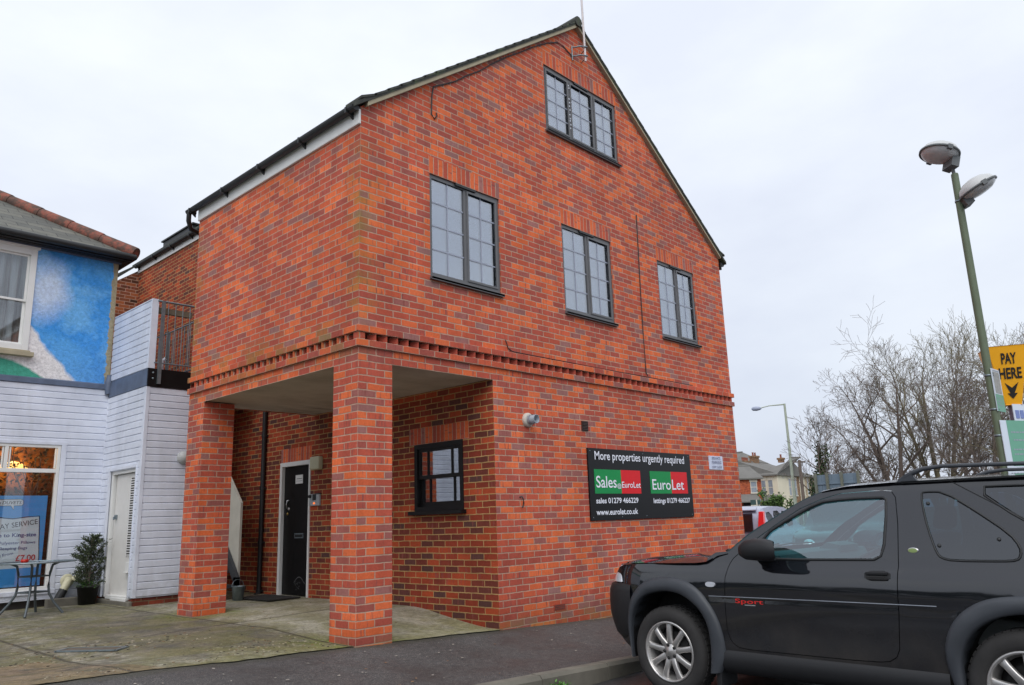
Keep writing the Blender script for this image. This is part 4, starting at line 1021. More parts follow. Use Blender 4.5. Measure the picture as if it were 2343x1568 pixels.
for zb_ in (3.50, 3.41): mb = MB(); mb.lathe([(0, -.045), (.014, -.04), (.016, -.03), (.016, -.02)], (.155, YE, zb_), 'y', 8); wb(mb, 'bolt', M_METAL, EX)
mb = MB(); mb.tube([(.31, YE+.05, 3.56), (.31, YE+.05, 3.72), (.36, YE+.05, 3.75)], .03, 8); wb(mb, 'vent_stub', M_WHITEPL, EX)

# outside stair in the passage
t = wthing('staircase', 'outside stair with a pale boarded side panel in the passage behind the left pillar', 'staircase', (1.5, 5.5, .1))
mb = MB(); mb.prism([(1.36, 4.91, .356), (1.36, 4.905, 1.517), (1.36, 6.9, 3.6), (1.36, 7.6, 3.6), (1.36, 7.6, 3.4)], (.035, 0, 0)); wb(mb, 'side_panel', plain('grey_board', S(196, 192, 180), .7, var=.08), t)
mb = MB(); mb.prism([(1.30, 4.83, .24), (1.30, 4.83, .42), (1.30, 7.5, 3.45), (1.30, 7.5, 3.22)], (.05, 0, 0)); mb.prism([(.87, 4.83, .24), (.87, 4.83, .42), (.87, 7.5, 3.45), (.87, 7.5, 3.22)], (.05, 0, 0)); mb.box(1.30, 4.83, .08, 1.36, 4.93, .42); wb(mb, 'stringer', plain('stair_dark', S(62, 64, 68), .7), t)
mb = MB()
for i in range(14): z = .27+i*.205; y = 4.92+i*.19; mb.box(.90, y, z, 1.32, y+.24, z+.04)
wb(mb, 'treads', plain('stair_dark', S(62, 64, 68), .7), t)
t = thing('bucket', 'small dented metal bucket at the foot of the outside stair', 'bucket', (1.27, 4.70, G(1.27, 4.7)))
mb = MB(); mb.lathe([(0, .0), (.07, 0), (.095, .20), (.10, .205), (.092, .2), (.068, .01)], n=20); mb.build('body', M_METAL, t)
mb = MB(); mb.tube([(.095*math.cos(a_), .02, .2+.1*math.sin(a_)) for a_ in [PI*i/10 for i in range(11)]], .004, 5); mb.build('handle', M_METAL, t)
mb = MB(); z = G(1.6, 4.4)+.012; mb.box(1.33, 3.93, z, 1.84, 4.85, z+.018); tag(mb.build('doormat', plain('coir_black', S(44, 42, 40), .95, vscale=40, var=.4, bump=.8, bscale=200), bevel=.005), 'black rubber doormat lying in front of the black door', 'doormat')

# patio table
t = thing('patio_table', 'round glass-topped garden table with grey tube legs before the shop window', 'table', (-1.06, 6.02, G(-1.06, 6.02)), R(20))
mb = MB(); mb.lathe([(0, .703), (.475, .703), (.475, .709), (0, .709)], n=48); mb.build('tabletop', glass('table_glass', S(150, 165, 165), .3, .05), t)
mb = MB(); mb.lathe([(.475, .695), (.498, .695), (.502, .706), (.498, .717), (.475, .717), (.472, .706), (.475, .695)], n=48); mb.build('rim', M_METAL, t)
M_TUBE = plain('grey_tube', S(92, 100, 104), .4, .3, var=.1)
for q in range(4):
    a_ = PI/4+q*PI/2; c_, s_ = math.cos(a_), math.sin(a_)
    mb = MB(); mb.tube([(r_*c_, r_*s_, z_) for r_, z_ in ((.30, .70), (.215, .66), (.19, .55), (.185, .38), (.20, .28), (.27, .16), (.39, .012))], .0165, 8); mb.build('leg', M_TUBE, t)
for z_, r_ in ((.52, .19), (.31, .195)):
    mb = MB()
    pts = [(r_*math.cos(PI/4+q*PI/2), r_*math.sin(PI/4+q*PI/2), z_) for q in range(5)]
    for p0, p1 in zip(pts, pts[1:]): mb.tube([p0, p1], .011, 6)
    mb.build('stretcher', M_TUBE, t)
mb = MB(); mb.lathe([(0, 0), (.035, 0), (.05, .012), (.048, .045), (.042, .045), (.04, .012), (0, .01)], (-1.2, 6.0, G(-1.06, 6.02)+.709), n=20); tag(mb.build('ashtray', plain('red_glass', S(170, 34, 24), .25)), 'small red glass ashtray on the round garden table', 'ashtray')
# potted conifer
px, py = -.11, 6.72
t = thing('potted_conifer', 'bushy dark green conifer in a black pot beside the white side door', 'plant', (px, py, G(px, py)))
mb = MB(); mb.lathe([(0, 0), (.115, 0), (.15, .25), (.165, .25), (.165, .28), (.145, .28), (.14, .24), (0, .24)], n=24); mb.build('pot', plain('pot_black', S(22, 23, 24), .55), t)
rr = random.Random(11); mb = MB(); ml = MB()
mb.tube([(0, 0, .2), (.01, 0, .6), (0, .01, 1.0)], [.016, .012, .004], 6)
for i in range(64):
    z0 = rr.uniform(.24, .98); a_ = rr.uniform(0, 2*PI); k_ = 1-abs((z0-.50)/.62)**1.6
    L_ = (.06+.19*k_)*rr.uniform(.75, 1.25); up = rr.uniform(.3, .9)
    if i in (5, 9): L_ *= 1.35
    p0 = Vector((0, 0, z0)); d = Vector((math.cos(a_), math.sin(a_), up)).normalized(); p1 = p0+d*L_
    mb.tube([p0, p0+d*L_*.6+Vector((0,0,-.01)), p1], [.004, .003, .0015], 4)
    for j in range(80):
        f = rr.random()**.6; p = p0+d*L_*f+Vector((rr.gauss(0, .016), rr.gauss(0, .016), rr.gauss(0, .018)))
        dd_ = (d+Vector((rr.uniform(-.9, .9), rr.uniform(-.9, .9), rr.uniform(-.3, 1.0)))); leaf(ml, p, dd_, Vector((rr.uniform(-1,1), rr.uniform(-1,1), rr.uniform(-1,1))), rr.uniform(.022, .05), rr.uniform(.005, .011), 1 if rr.random() < .3 else 0)
mb.build('stem', M_BARK, t); ml.build('foliage', [plain('conifer_green', S(50, 60, 42), .7, vscale=8, var=.35), plain('conifer_light', S(88, 100, 70), .7, vscale=8, var=.3)], t)
ml = MB()
for j in range(90):
    a_ = rr.uniform(PI*.8, PI*1.6); r_ = rr.uniform(.08, .2); leaf(ml, Vector((r_*math.cos(a_), r_*math.sin(a_), rr.uniform(.25, .33))), Vector((math.cos(a_), math.sin(a_), rr.uniform(-.3, .8))), Vector((0, 0, 1)), .04, .014)
ml.build('ground_leaves', plain('fresh_green', S(86, 128, 62), .6), t)
# waste pipe and concrete block
t = wthing('waste_pipe', 'cream and black waste pipe elbow coming out of the shop boarding', 'pipe', (-.35, 7.05, .2))
mb = MB(); mb.lathe([(.10, -.02), (.09, -.03), (.06, -.035)], (-.30, YF-.015, .44), 'y', 20); mb.tube([(-.30, YF, .44), (-.30, YF-.07, .44), (-.32, YF-.10, .40), (-.37, YF-.11, .30)], .058, 16); mb.lathe([(0, -.17), (.04, -.165), (.045, -.06)], (-.21, YF, .465), 'y', 16)
wb(mb, 'elbow', M_CREAMPL, t)
mb = MB(); mb.tube([(-.365, YF-.11, .31), (-.42, YF-.12, .20), (-.47, YF-.12, .08)], .062, 16); wb(mb, 'lower_pipe', M_BLACKPL, t)
mb = MB(); mb.box(-.63, 6.80, G(-.4, 6.85)-.01, -.19, 6.93, .20); tag(mb.build('concrete_block', M_KERB, bevel=.012), 'low grey concrete block lying under the waste pipe', 'block')
# sunken drain cover in the forecourt
t = wthing('drain_cover', 'broken rusty metal cover let into the mossy forecourt', 'drain cover', (-1.67, 1.93, .04))
mb = MB(); zc = G(-1.67, 1.93)+.012; cx, cy = -1.67, 1.93; u_ = Vector((.62, -.78, 0)); v_ = Vector((.78, .62, 0)); c0 = Vector((cx, cy, zc))
mb.obox(c0, u_*.28, v_*.085, (0, 0, .004)); wb(mb, 'plate', plain('rusty_plate', S(92, 84, 72), .75, .0, vscale=22, var=.6, bump=.6, bscale=40), t)
mb = MB()
for sgn in (-1, 1): mb.obox(c0+v_*.10*sgn, u_*.30, v_*.010, (0, 0, .006)); mb.obox(c0+u_*.30*sgn, u_*.012, v_*.11, (0, 0, .006))
wb(mb, 'frame', M_METAL, t)
# weeds in the kerb
rr = random.Random(21)
for cx, n_, lab in ((.62, 60, 'clump of small green weeds growing at the foot of the kerb, nearest the car wheel'), (.16, 26, 'low sprig of weeds at the foot of the kerb, left of the bigger clump')):
    mb = MB(); zb = Gr(cx)
    for i in range(n_):
        x = cx+rr.gauss(0, .09); y = YK-.13-abs(rr.gauss(0, .025)); h_ = rr.uniform(.02, .09); 
        mb.tube([(x, y, zb), (x+rr.uniform(-.02, .02), y-.01, zb+h_)], .0015, 4, 0, False)
        for q in range(4): leaf(mb, Vector((x, y-.01, zb+h_*rr.uniform(.5, 1))), Vector((rr.uniform(-1,1), rr.uniform(-1,.3), rr.uniform(0,.8))), Vector((rr.uniform(-1,1), rr.uniform(-1,1), 1)), rr.uniform(.02, .04), .008)
    tag(mb.build('weeds', plain('weed_green', S(90, 140, 60), .6)), lab, 'weeds', 'weeds along the kerb')

# ================================================================== cars
def resample(poly, d, closed=True):
    outp = []; n = len(poly)
    for i in range(n if closed else n-1):
        a = Vector(poly[i]); b = Vector(poly[(i+1) % n]); k_ = max(1, int(round((b-a).length/d)))
        for j in range(k_): outp.append(tuple(a+(b-a)*(j/k_)))
    if not closed: outp.append(tuple(poly[-1]))
    return outp
def smoothp(poly, it=1, closed=True):
    for _ in range(it):
        n = len(poly); q = []
        for i in range(n if closed else n-1):
            a, b = poly[i], poly[(i+1) % n]
            q += [(a[0]*.75+b[0]*.25, a[1]*.75+b[1]*.25), (a[0]*.25+b[0]*.75, a[1]*.25+b[1]*.75)]
        if not closed: q = [poly[0]]+q[1:-1]+[poly[-1]]
        poly = q
    return poly
def inpoly(p, poly):
    c = False; n = len(poly); x, y = p
    for i in range(n):
        x1, y1 = poly[i]; x2, y2 = poly[(i+1) % n]
        if (y1 > y) != (y2 > y) and x < (x2-x1)*(y-y1)/(y2-y1)+x1: c = not c
    return c
def inset(poly, d):
    ar = sum(poly[i][0]*poly[(i+1) % len(poly)][1]-poly[(i+1) % len(poly)][0]*poly[i][1] for i in range(len(poly)))
    sg = 1 if ar > 0 else -1; q = []; n = len(poly)
    for i in range(n):
        a = Vector(poly[i-1]); b = Vector(poly[i]); c = Vector(poly[(i+1) % n])
        t = (c-a); 
        if t.length < 1e-9: q.append(tuple(b)); continue
        t.normalize(); q.append((b.x-t.y*d*sg, b.y+t.x*d*sg))
    return q
def sidepanel(mb, outline, holes, wf, d=.035, gap=.0, lip=.02, mi=0, mirror=None):
    """CDT-filled panel in the (s, h) plane pushed on to the body surface w = wf(s, h); lip = turned-in edge"""
    if gap: outline = inset(outline, gap)
    loops = [resample(outline, d)]+[resample(h, d) for h in holes]
    pts = []; edges = []
    for lp in loops:
        b = len(pts); pts += lp; edges += [(b+i, b+(i+1) % len(lp)) for i in range(len(lp))]
    nb = len(pts)
    xs = [p[0] for p in loops[0]]; ys = [p[1] for p in loops[0]]
    g_ = d*1.15; iy = 0; y = min(ys)+g_*.5
    while y < max(ys):
        x = min(xs)+g_*(.5 if iy % 2 else .25)
        while x < max(xs):
            if inpoly((x, y), loops[0]) and not any(inpoly((x, y), h) for h in loops[1:]):
                if min((x-p[0])**2+(y-p[1])**2 for p in pts[:nb]) > (g_*.5)**2: pts.append((x, y))
            x += g_
        y += g_*.87; iy += 1
    vo, eo, fo, *_ = delaunay_2d_cdt([Vector(p) for p in pts], edges, [], 0, 1e-6)
    Fc = []
    for f in fo:
        c = sum((Vector(vo[i]) for i in f), Vector((0, 0)))/len(f)
        ar = abs((vo[f[1]]-vo[f[0]]).cross(vo[f[2]]-vo[f[0]]))/2; ml = max((vo[f[i]]-vo[f[i-1]]).length for i in range(3))
        if ar < .03*ml*ml: continue          # boundary slivers would spoil the smooth normals
        if inpoly(c, loops[0]) and not any(inpoly(c, h) for h in loops[1:]): Fc.append(tuple(f))
    for side in ((0, 1) if mirror else (0,)):
        fw = (lambda w_: w_) if side == 0 else (lambda w_: mirror-w_)
        base = len(mb.v)
        mb.add([(p[0], fw(wf(p[0], p[1])), p[1]) for p in vo], Fc, mi, True)
        if lip:
            for lp in loops:
                m = len(lp); V = []
                for p in lp: w_ = wf(*p); V += [(p[0], fw(w_), p[1]), (p[0], fw(w_+lip), p[1])]
                mb.add(V, [(2*i, 2*((i+1) % m), 2*((i+1) % m)+1, 2*i+1) for i in range(m)], mi, False)
def grid(mb, rows, mi=0, smooth=True, closed=False):
    n = len(rows[0]); V = [p for r_ in rows for p in r_]
    mb.add(V, [(j*n+i, j*n+(i+1) % n, (j+1)*n+(i+1) % n, (j+1)*n+i) for j in range(len(rows)-1) for i in range(n if closed else n-1)], mi, smooth)

@mat_fn('car_paint_black')
def M_PAINT(t):
    o = t.obj(); p = t.sep(o)
    dirt = t.math('MULTIPLY', t.mr(p[2], .78, .32, 0, 1), t.mr(t.noise(3, o, 5, .5), .25, .8))
    spk = t.mr(t.noise(260, o, 2), .35, .65, .85, 1.2)
    c = t.mix(t.math('MULTIPLY', dirt, .75), S(16, 18, 24), S(84, 80, 76))
    c = t.mix(1.0, c, t.comb(spk, spk, spk), 'MULTIPLY')
    t.set(Base_Color=c, Roughness=.6, Metallic=.0, Coat_Weight=t.mr(dirt, 0, .6, 1.0, .15), Coat_Roughness=.07, Coat_IOR=1.75, Specular_IOR_Level=.08)
M_TRIM = plain('car_grey_plastic', S(58, 62, 68), .5, vscale=7, var=.14, bump=.15, bscale=120)
M_TRIMD = plain('car_dark_plastic', S(26, 27, 30), .55, vscale=7, var=.15)
M_RUB = plain('tyre_rubber', S(46, 45, 45), .85, vscale=9, var=.25, bump=.3, bscale=60)
M_RIM = plain('alloy', S(190, 188, 186), .32, .75, vscale=12, var=.18)
M_RIMD = plain('brake_dark', S(30, 30, 31), .7)
M_SEAT = plain('seat_fabric', S(96, 100, 100), .9)
M_HEAD = plain('headlamp_lens', S(206, 210, 218), .12, .2, var=.06, coat=1.0)
M_REDL = plain('red_lens', S(222, 36, 40), .2, var=.05, coat=.6)
M_SILV = plain('car_paint_silver', S(170, 172, 192), .32, .35, var=.03, coat=.6)
M_DKGRN = plain('car_paint_dark', S(34, 44, 50), .3, .1, var=.05, coat=.7)

def make_wheel(parent, loc, R_=.345, wd=.225, side=-1, spokes=9, steer=0):
    """wheel with its axle along local Y; side = direction of the outer face"""
    o = bpy.data.objects.new('wheel', None); o.empty_display_size = .1; COL.objects.link(o); o.parent = parent; o.location = loc; o.rotation_euler = (0, 0, steer)
    s_ = side; rr_ = .232 if R_ > .32 else R_*.66
    mb = MB()
    y0 = 0
    prof = [(rr_, .012), (rr_+.012, .0), (rr_+.03, -.004), (R_-.055, -.010), (R_-.022, .004), (R_-.006, .022), (R_, .05), (R_, wd-.05), (R_-.006, wd-.022), (R_-.03, wd), (rr_, wd-.01)]
    mb.lathe([(a, -s_*b) for a, b in prof], (0, 0, 0), 'y', 56)
    for k_ in range(44):       # tread blocks and grooves
        a = 2*PI*k_/44
        for off in (.062, .118, .17):
            c = (math.cos(a+off*2)*(R_+.001), -s_*off, math.sin(a+off*2)*(R_+.001))
            mb.obox(c, Vector((-math.sin(a+off*2), 0, math.cos(a+off*2)))*R_*.052, (0, .022, 0), Vector((math.cos(a+off*2), 0, math.sin(a+off*2)))*.004)
    mb.build('tyre', M_RUB, o)
    mb = MB()
    mb.lathe([(a, -s_*b) for a, b in [(rr_+.002, .012), (rr_+.004, .002), (rr_-.008, -.002), (rr_-.016, .006), (rr_-.02, .045), (rr_-.035, .06), (rr_-.04, wd-.02)]], (0, 0, 0), 'y', 56)
    for k_ in range(spokes):
        a = PI/2+2*PI*k_/spokes; d_ = Vector((math.cos(a), 0, math.sin(a))); t_ = Vector((-math.sin(a), 0, math.cos(a)))
        st_ = [(.045, .030, .024), (.075, .025, .016), (.12, .0215, .012), (rr_-.05, .0225, .014), (rr_-.012, .030, .022)]
        rows = []
        for r_, hw, y_ in st_:
            c = d_*r_; rows.append([c-t_*hw+Vector((0, -s_*(y_+.03), 0)), c-t_*hw*.9+Vector((0, -s_*(y_+.004), 0)), c-t_*hw*.55+Vector((0, -s_*y_, 0)), c+t_*hw*.55+Vector((0, -s_*y_, 0)), c+t_*hw*.9+Vector((0, -s_*(y_+.004), 0)), c+t_*hw+Vector((0, -s_*(y_+.03), 0))])
        grid(mb, rows)
    mb.lathe([(0, -s_*.008), (.028, -s_*.010), (.033, -s_*.016), (.062, -s_*.022), (.068, -s_*.04), (.07, -s_*.07)], (0, 0, 0), 'y', 32)
    mb.build('rim', M_RIM, o)
    for k_ in range(5):
        mb = MB(); a = PI/2+2*PI*k_/5+.3; mb.lathe([(0, -s_*.012), (.0135, -s_*.014), (.0145, -s_*.03)], (math.cos(a)*.052, 0, math.sin(a)*.052), 'y', 10)
        mb.build('wheel_nut', M_RIMD, o)
    mb = MB(); mb.lathe([(0, -s_*.075), (.15, -s_*.075), (.155, -s_*.09), (rr_-.03, -s_*.15), (rr_-.04, -s_*(wd-.02)), (0, -s_*(wd-.02))], (0, 0, 0), 'y', 32); mb.build('brake', M_RIMD, o)
    return o

# ---- the black off-roader in front; s runs to the rear, w into the car, h up
CARA = -1.627
CW = 1.81
t = thing('off_road_car', 'black three-door off-roader with grey wheel arches parked nose to the kerb', 'car', (1.092, -2.769, -.307), CARA)
CAR = t
def sw(s, h):
    w_ = 0.0
    if h < .42: w_ += .05*((.42-max(h, .15))/.15)**2
    w_ += .010*((min(h, 1.0)-.72)/.3)**2
    k_ = sstep(1.0, 1.06, h); w_ += .018*k_+.27*max(0, h-1.06)
    w_ += 1.2*max(0, h-1.5)**2
    w_ += .30*(max(0, -s-.25)/.55)**2
    w_ += .030*(max(0, min(h, 1.03)-.86)/.17)**2
    w_ += .30*(max(0, s-2.95)/.6)**2
    # shallow swage line through the doors
    w_ += .006*math.exp(-((h-.80)/.018)**2)
    return w_
fo = [(-.378,.30),(-.40,.42),(-.415,.545),(-.39,.68),(-.33,.785),(-.255,.855),(-.16,.911),(.013,.935),(.162,.922),(.302,.868),(.392,.781),(.464,.684),(.506,.587),(.529,.457),(.526,.334),(.47,.235)]
fi = [(-.365,.27),(-.375,.42),(-.362,.55),(-.32,.66),(-.25,.745),(-.17,.789),(.006,.822),(.167,.8),(.289,.731),(.353,.666),(.397,.579),(.409,.458),(.400,.33),(.385,.225)]
WB = 2.555
ro_ = [(2.16,.25),(2.135,.36),(2.105,.49),(2.128,.628),(2.197,.739),(2.285,.815),(2.408,.872),(2.606,.895),(2.75,.885),(2.88,.83),(2.97,.74),(3.03,.62),(3.06,.45),(3.06,.30)]
ri = [(2.205,.24),(2.20,.36),(2.203,.501),(2.265,.639),(2.39,.742),(2.56,.79),(2.70,.775),(2.82,.71),(2.90,.61),(2.94,.48),(2.945,.28)]
fos, fis, ros, ris = [smoothp(q, 2, False) for q in (fo, fi, ro_, ri)]
# body side skin (fender, sill, rear quarter, pillars) with the door cut out
roofp = [(.584,1.133),(.667,1.197),(.75,1.257),(.84,1.315),(.938,1.366),(1.03,1.418),(1.12,1.466),(1.239,1.522),(1.346,1.560),(1.54,1.590),(1.85,1.600),(2.24,1.597),(2.9,1.585),(3.30,1.57),(3.40,1.50)]
outl = [(-.62,.86),(-.60,.93),(-.55,.992),(-.48,1.012),(-.343,1.024),(-.09,1.030),(.156,1.034),(.376,1.040),(.43,1.10),(.476,1.125)]+roofp+[(3.50,1.10),(3.53,.95),(3.53,.42),(3.40,.32)]
outl += list(reversed([(a, b) for a, b in ros if True]))[0:0]
body_out = outl+[(3.06,.30)]+list(reversed(ros))+[(2.10,.25),(1.8,.245),(1.1,.245),(.50,.245)]+list(reversed(fos))[1:]+[(-.40,.31),(-.55,.40),(-.60,.45),(-.62,.60)]
door = [(.605,1.045),(.575,.943),(.562,.775),(.559,.576),(.565,.53),(.580,.485),(.608,.450),(.65,.430),(.75,.422),(1.082,.423),(1.517,.425),(1.70,.431),(1.765,.442),(1.812,.472),(1.838,.525),(1.850,.62),(1.865,.743),(1.883,1.045),(1.888,1.316),(1.879,1.496),(1.849,1.543),(1.778,1.552),(1.488,1.542),(1.348,1.508),(1.181,1.446),(1.001,1.342),(.816,1.223),(.691,1.128),(.634,1.085)]
win = [(.735,1.115),(.80,1.165),(.88,1.225),(.934,1.283),(1.04,1.345),(1.143,1.398),(1.261,1.456),(1.353,1.488),(1.47,1.499),(1.598,1.504),(1.79,1.503),(1.815,1.485),(1.812,1.367),(1.794,1.179),(1.770,1.106),(1.72,1.080),(1.15,1.074),(.80,1.078),(.735,1.09)]
quart = smoothp([(2.043,1.512),(2.066,1.526),(2.188,1.520),(2.369,1.392),(2.551,1.249),(2.602,1.17),(2.603,1.12),(2.58,1.09),(2.50,1.084),(2.218,1.084),(2.15,1.10),(2.125,1.13),(2.095,1.217),(2.06,1.36)], 1)
topw = smoothp([(2.355,1.543),(2.66,1.541),(3.20,1.530),(3.30,1.49),(3.34,1.14),(3.28,1.09),(3.02,1.10),(2.64,1.313)], 1)
mb = MB(); sidepanel(mb, body_out, [door, quart, topw], sw, .04, 0, .022, mirror=CW)
mb.build('body_side', M_PAINT, t)
# dark inner skin that shows in the panel gaps and behind the wheel arches
mb = MB(); sidepanel(mb, [(.3,1.0),(.6,1.11),(.60,.36),(1.9,.36),(1.92,1.06),(2.05,1.06),(2.0,.42),(.45,.42)][:4]+[(1.95,.36),(1.95,1.055),(.62,1.055)], [], lambda s, h: sw(s, h)+.03, .08, 0, 0, mirror=CW); mb.build('inner_panel', M_BLACKPL, t)
dr_ = None
for side in (0, 1):
    mb = MB(); fn = (lambda s, h: sw(s, h)); 
    tmp = MB(); sidepanel(tmp, door, [win], fn, .04, .0055, .022)
    V = [(v[0], v[1] if side == 0 else CW-v[1], v[2]) for v in tmp.v]; mb.add(V, tmp.f, 0, True)
    for i, sm_ in enumerate(tmp.sm): mb.sm[i] = sm_
    d_ = mb.build('door', M_PAINT, t)
    if side == 0: dr_ = d_
    f2_ = (lambda w_: w_) if side == 0 else (lambda w_: CW-w_)
    mb = MB(); tmp = MB(); sidepanel(tmp, inset(win, .010), [], lambda s, h: sw(s, h)+.014, .09, 0, 0); mb.add([(v[0], f2_(v[1]), v[2]) for v in tmp.v], tmp.f, 0, True); mb.build('side_window', M_CARGL, d_)
    mb = MB(); pts = resample(inset(win, .004), .03); pts.append(pts[0]); mb.tube([(p[0], f2_(sw(*p)+.004), p[1]) for p in pts], .0115, 6); mb.build('window_seal', M_BLACKPL, d_)
    # handle
    mb = MB(); hp = smoothp([(1.657,1.014),(1.830,1.017),(1.830,.952),(1.660,.950)], 1)
    tmp = MB(); sidepanel(tmp, hp, [], lambda s, h: sw(s, h)-.004, .03, 0, .006); mb.add([(v[0], f2_(v[1]), v[2]) for v in tmp.v], tmp.f, 0)
    mb.box(1.672, f2_(sw(1.7, 1)-.022), .990, 1.815, f2_(sw(1.7, 1)-.004), 1.008); mb.box(1.68, f2_(-.004), .958, 1.81, f2_(.004), .982, 1)
    mb.build('handle', [M_TRIMD, M_RIMD], d_, bevel=.003)
    # quarter and top rear glass with their fixings
    mb = MB(); tmp = MB(); sidepanel(tmp, inset(quart, .009), [], lambda s, h: sw(s, h)-.002, .09, 0, .008); mb.add([(v[0], f2_(v[1]), v[2]) for v in tmp.v], tmp.f, 0, True); q_ = mb.build('rear_side_window', M_CARGLD, t)
    mb = MB()
    for s0, h0 in ((2.085, 1.447), (2.142, 1.178), (2.49, 1.215)): mb.lathe([(0, -.012), (.009, -.012), (.0125, -.004), (.0125, .004)], (s0, 0, h0), 'y', 12)
    mb.v = [(v[0], f2_(v[1]+sw(v[0], v[2])), v[2]) for v in mb.v]; mb.build('fixing_studs', M_BLACKPL, q_)
    mb = MB(); tmp = MB(); sidepanel(tmp, inset(topw, .012), [], lambda s, h: sw(s, h)+.002, .09, 0, .008); mb.add([(v[0], f2_(v[1]), v[2]) for v in tmp.v], tmp.f, 0, True); mb.build('rear_side_window', M_CARGLD, t)
    mb = MB()
    for poly in (quart, topw):
        pts = resample(poly, .03); pts.append(pts[0]); mb.tube([(p[0], f2_(sw(*p)+.0), p[1]) for p in pts], .007, 6)
    mb.tube([(s_, f2_(sw(s_, h_)-.001), h_) for s_, h_ in resample([(2.226, 1.590), (2.64, 1.335), (3.04, 1.075)], .04, False)], .004, 5)
    mb.build('window_seal', M_BLACKPL, t)
    # arches: flares standing proud of the body
    for oc, ic in ((fos, fis), (ros, ris)):
        n_ = 44
        def along(c, n_=44):
            L = [0]
            for a, b in zip(c, c[1:]): L.append(L[-1]+math.dist(a, b))
            outp = []; j = 0
            for i in range(n_+1):
                q = L[-1]*i/n_
                while j < len(L)-2 and L[j+1] < q: j += 1
                f = (q-L[j])/max(1e-9, L[j+1]-L[j]); outp.append((c[j][0]+(c[j+1][0]-c[j][0])*f, c[j][1]+(c[j+1][1]-c[j][1])*f))
            return outp
        A_, B_ = along(oc), along(ic); rows = []
        for (ao, bo), (ai, bi) in zip(A_, B_):
            row = []
            for f, dw in ((-.04, .012), (0, -.002), (.06, -.018), (.25, -.030), (.6, -.036), (.88, -.030), (.97, -.018), (1.0, .0), (1.0, .14)):
                s_ = ao+(ai-ao)*f; h_ = bo+(bi-bo)*f; wb_ = min(sw(s_, h_), .16) if h_ > .42 else sw(s_, .42)
                row.append((s_, f2_(wb_+dw), h_))
            rows.append(row)
        mb = MB(); grid(mb, rows); mb.build('wheel_arch', M_TRIM, t)
        mb = MB()   # dark liner
        rows = [[(a, f2_(.03), b), (a, f2_(.34), b)] for a, b in B_]; grid(mb, rows)
        c_ = [(a, f2_(.34), b) for a, b in B_]; mb.face(c_); mb.build('arch_liner', M_RIMD, t)
# sill and mud flaps
for f2_ in ((lambda w_: w_), (lambda w_: CW-w_)):
    mb = MB(); rows = [[(.50+1.62*i/20, f2_(w_), h_) for w_, h_ in ((.012, .405), (-.004, .385), (-.006, .30), (.03, .245), (.12, .22), (.2, .22))] for i in range(21)]; grid(mb, rows); mb.build('sill', M_TRIMD, t)
for s0 in (.44, WB+.50):
    for a, b in ((.01, .24), (CW-.24, CW-.01)):
        mb = MB(); mb.prism([(s0-.015, a, .34), (s0+.03, a, .34), (s0+.03, a, .13), (s0-.015, a, .12)], (0, b-a, 0)); mb.build('mud_flap', M_TRIMD, t, bevel=.008)
mb = MB(); mb.box(-.45, .3, .24, 3.3, CW-.3, .34); mb.box(.5, .1, .25, 2.1, CW-.1, .36)
mb.tube([(0, .12, .345), (0, CW-.12, .345)], .04, 10); mb.tube([(WB, .12, .345), (WB, CW-.12, .345)], .04, 10)
mb.build('floor_pan', M_RIMD, t)
# bonnet, scuttle, windscreen, roof, rear
def cross(s, w0, h0, hc, n=16, flat=.5, sb=0.0):
    """cross-section row from the left edge (w0, h0) to the right, crowned to hc"""
    r_ = []
    for i in range(n+1):
        u = i/n; w_ = w0+(CW-2*w0)*u; q = 1-abs(2*u-1)**(2/flat); r_.append((s-sb*q, w_, h0+(hc-h0)*q))
    return r_
mb = MB(); rows = []
for s_, h0, hc, w_ in ((-.63, .935, .955, .36), (-.60, .985, 1.005, .30), (-.54, 1.008, 1.035, .23), (-.44, 1.020, 1.052, .165), (-.30, 1.026, 1.068, .10), (-.1, 1.032, 1.085, .035), (.1, 1.036, 1.097, .025), (.30, 1.040, 1.105, .024), (.40, 1.050, 1.110, .03), (.455, 1.075, 1.115, .04)):
    rows.append(cross(s_, w_, h0+.004, hc, sb=.13*sstep(.3, -.6, s_)+.10*sstep(-.1, .45, s_)))
grid(mb, rows); mb.build('bonnet', M_PAINT, t)
mb = MB(); rows = [cross(.455, .05, 1.075, 1.112, sb=.10), cross(.50, .05, 1.10, 1.118, sb=.10), cross(.585, .06, 1.118, 1.125, sb=.10)]; grid(mb, rows); mb.build('scuttle', M_BLACKPL, t)
mb = MB(); mb.tube([(.40, .35, 1.125), (.44, .75, 1.135), (.42, 1.15, 1.14)], .008, 6); mb.tube([(.46, .95, 1.125), (.47, 1.3, 1.14), (.52, 1.62, 1.135)], .008, 6); mb.lathe([(.02, 0), (.018, .03), (0, .035)], (.46, .30, 1.11), n=10); mb.build('wipers', M_BLACKPL, t)
WSL = [(.584,1.133,.060),(.75,1.257,.092),(.938,1.366,.122),(1.12,1.466,.152),(1.239,1.522,.168),(1.346,1.558,.182)]
def wsrow(s, h, w_, k_): return [(s-.10*(1-abs(2*i/16-1)**2.4)*k_, w_+(CW-2*w_)*i/16, h+.012*(1-abs(2*i/16-1)**2)) for i in range(17)]
mb = MB(); grid(mb, [wsrow(s_, h_, w_+.008, 1-.35*j/5) for j, (s_, h_, w_) in enumerate(WSL)]); mb.build('windscreen', M_CARGL, t)
mb = MB(); rows = []
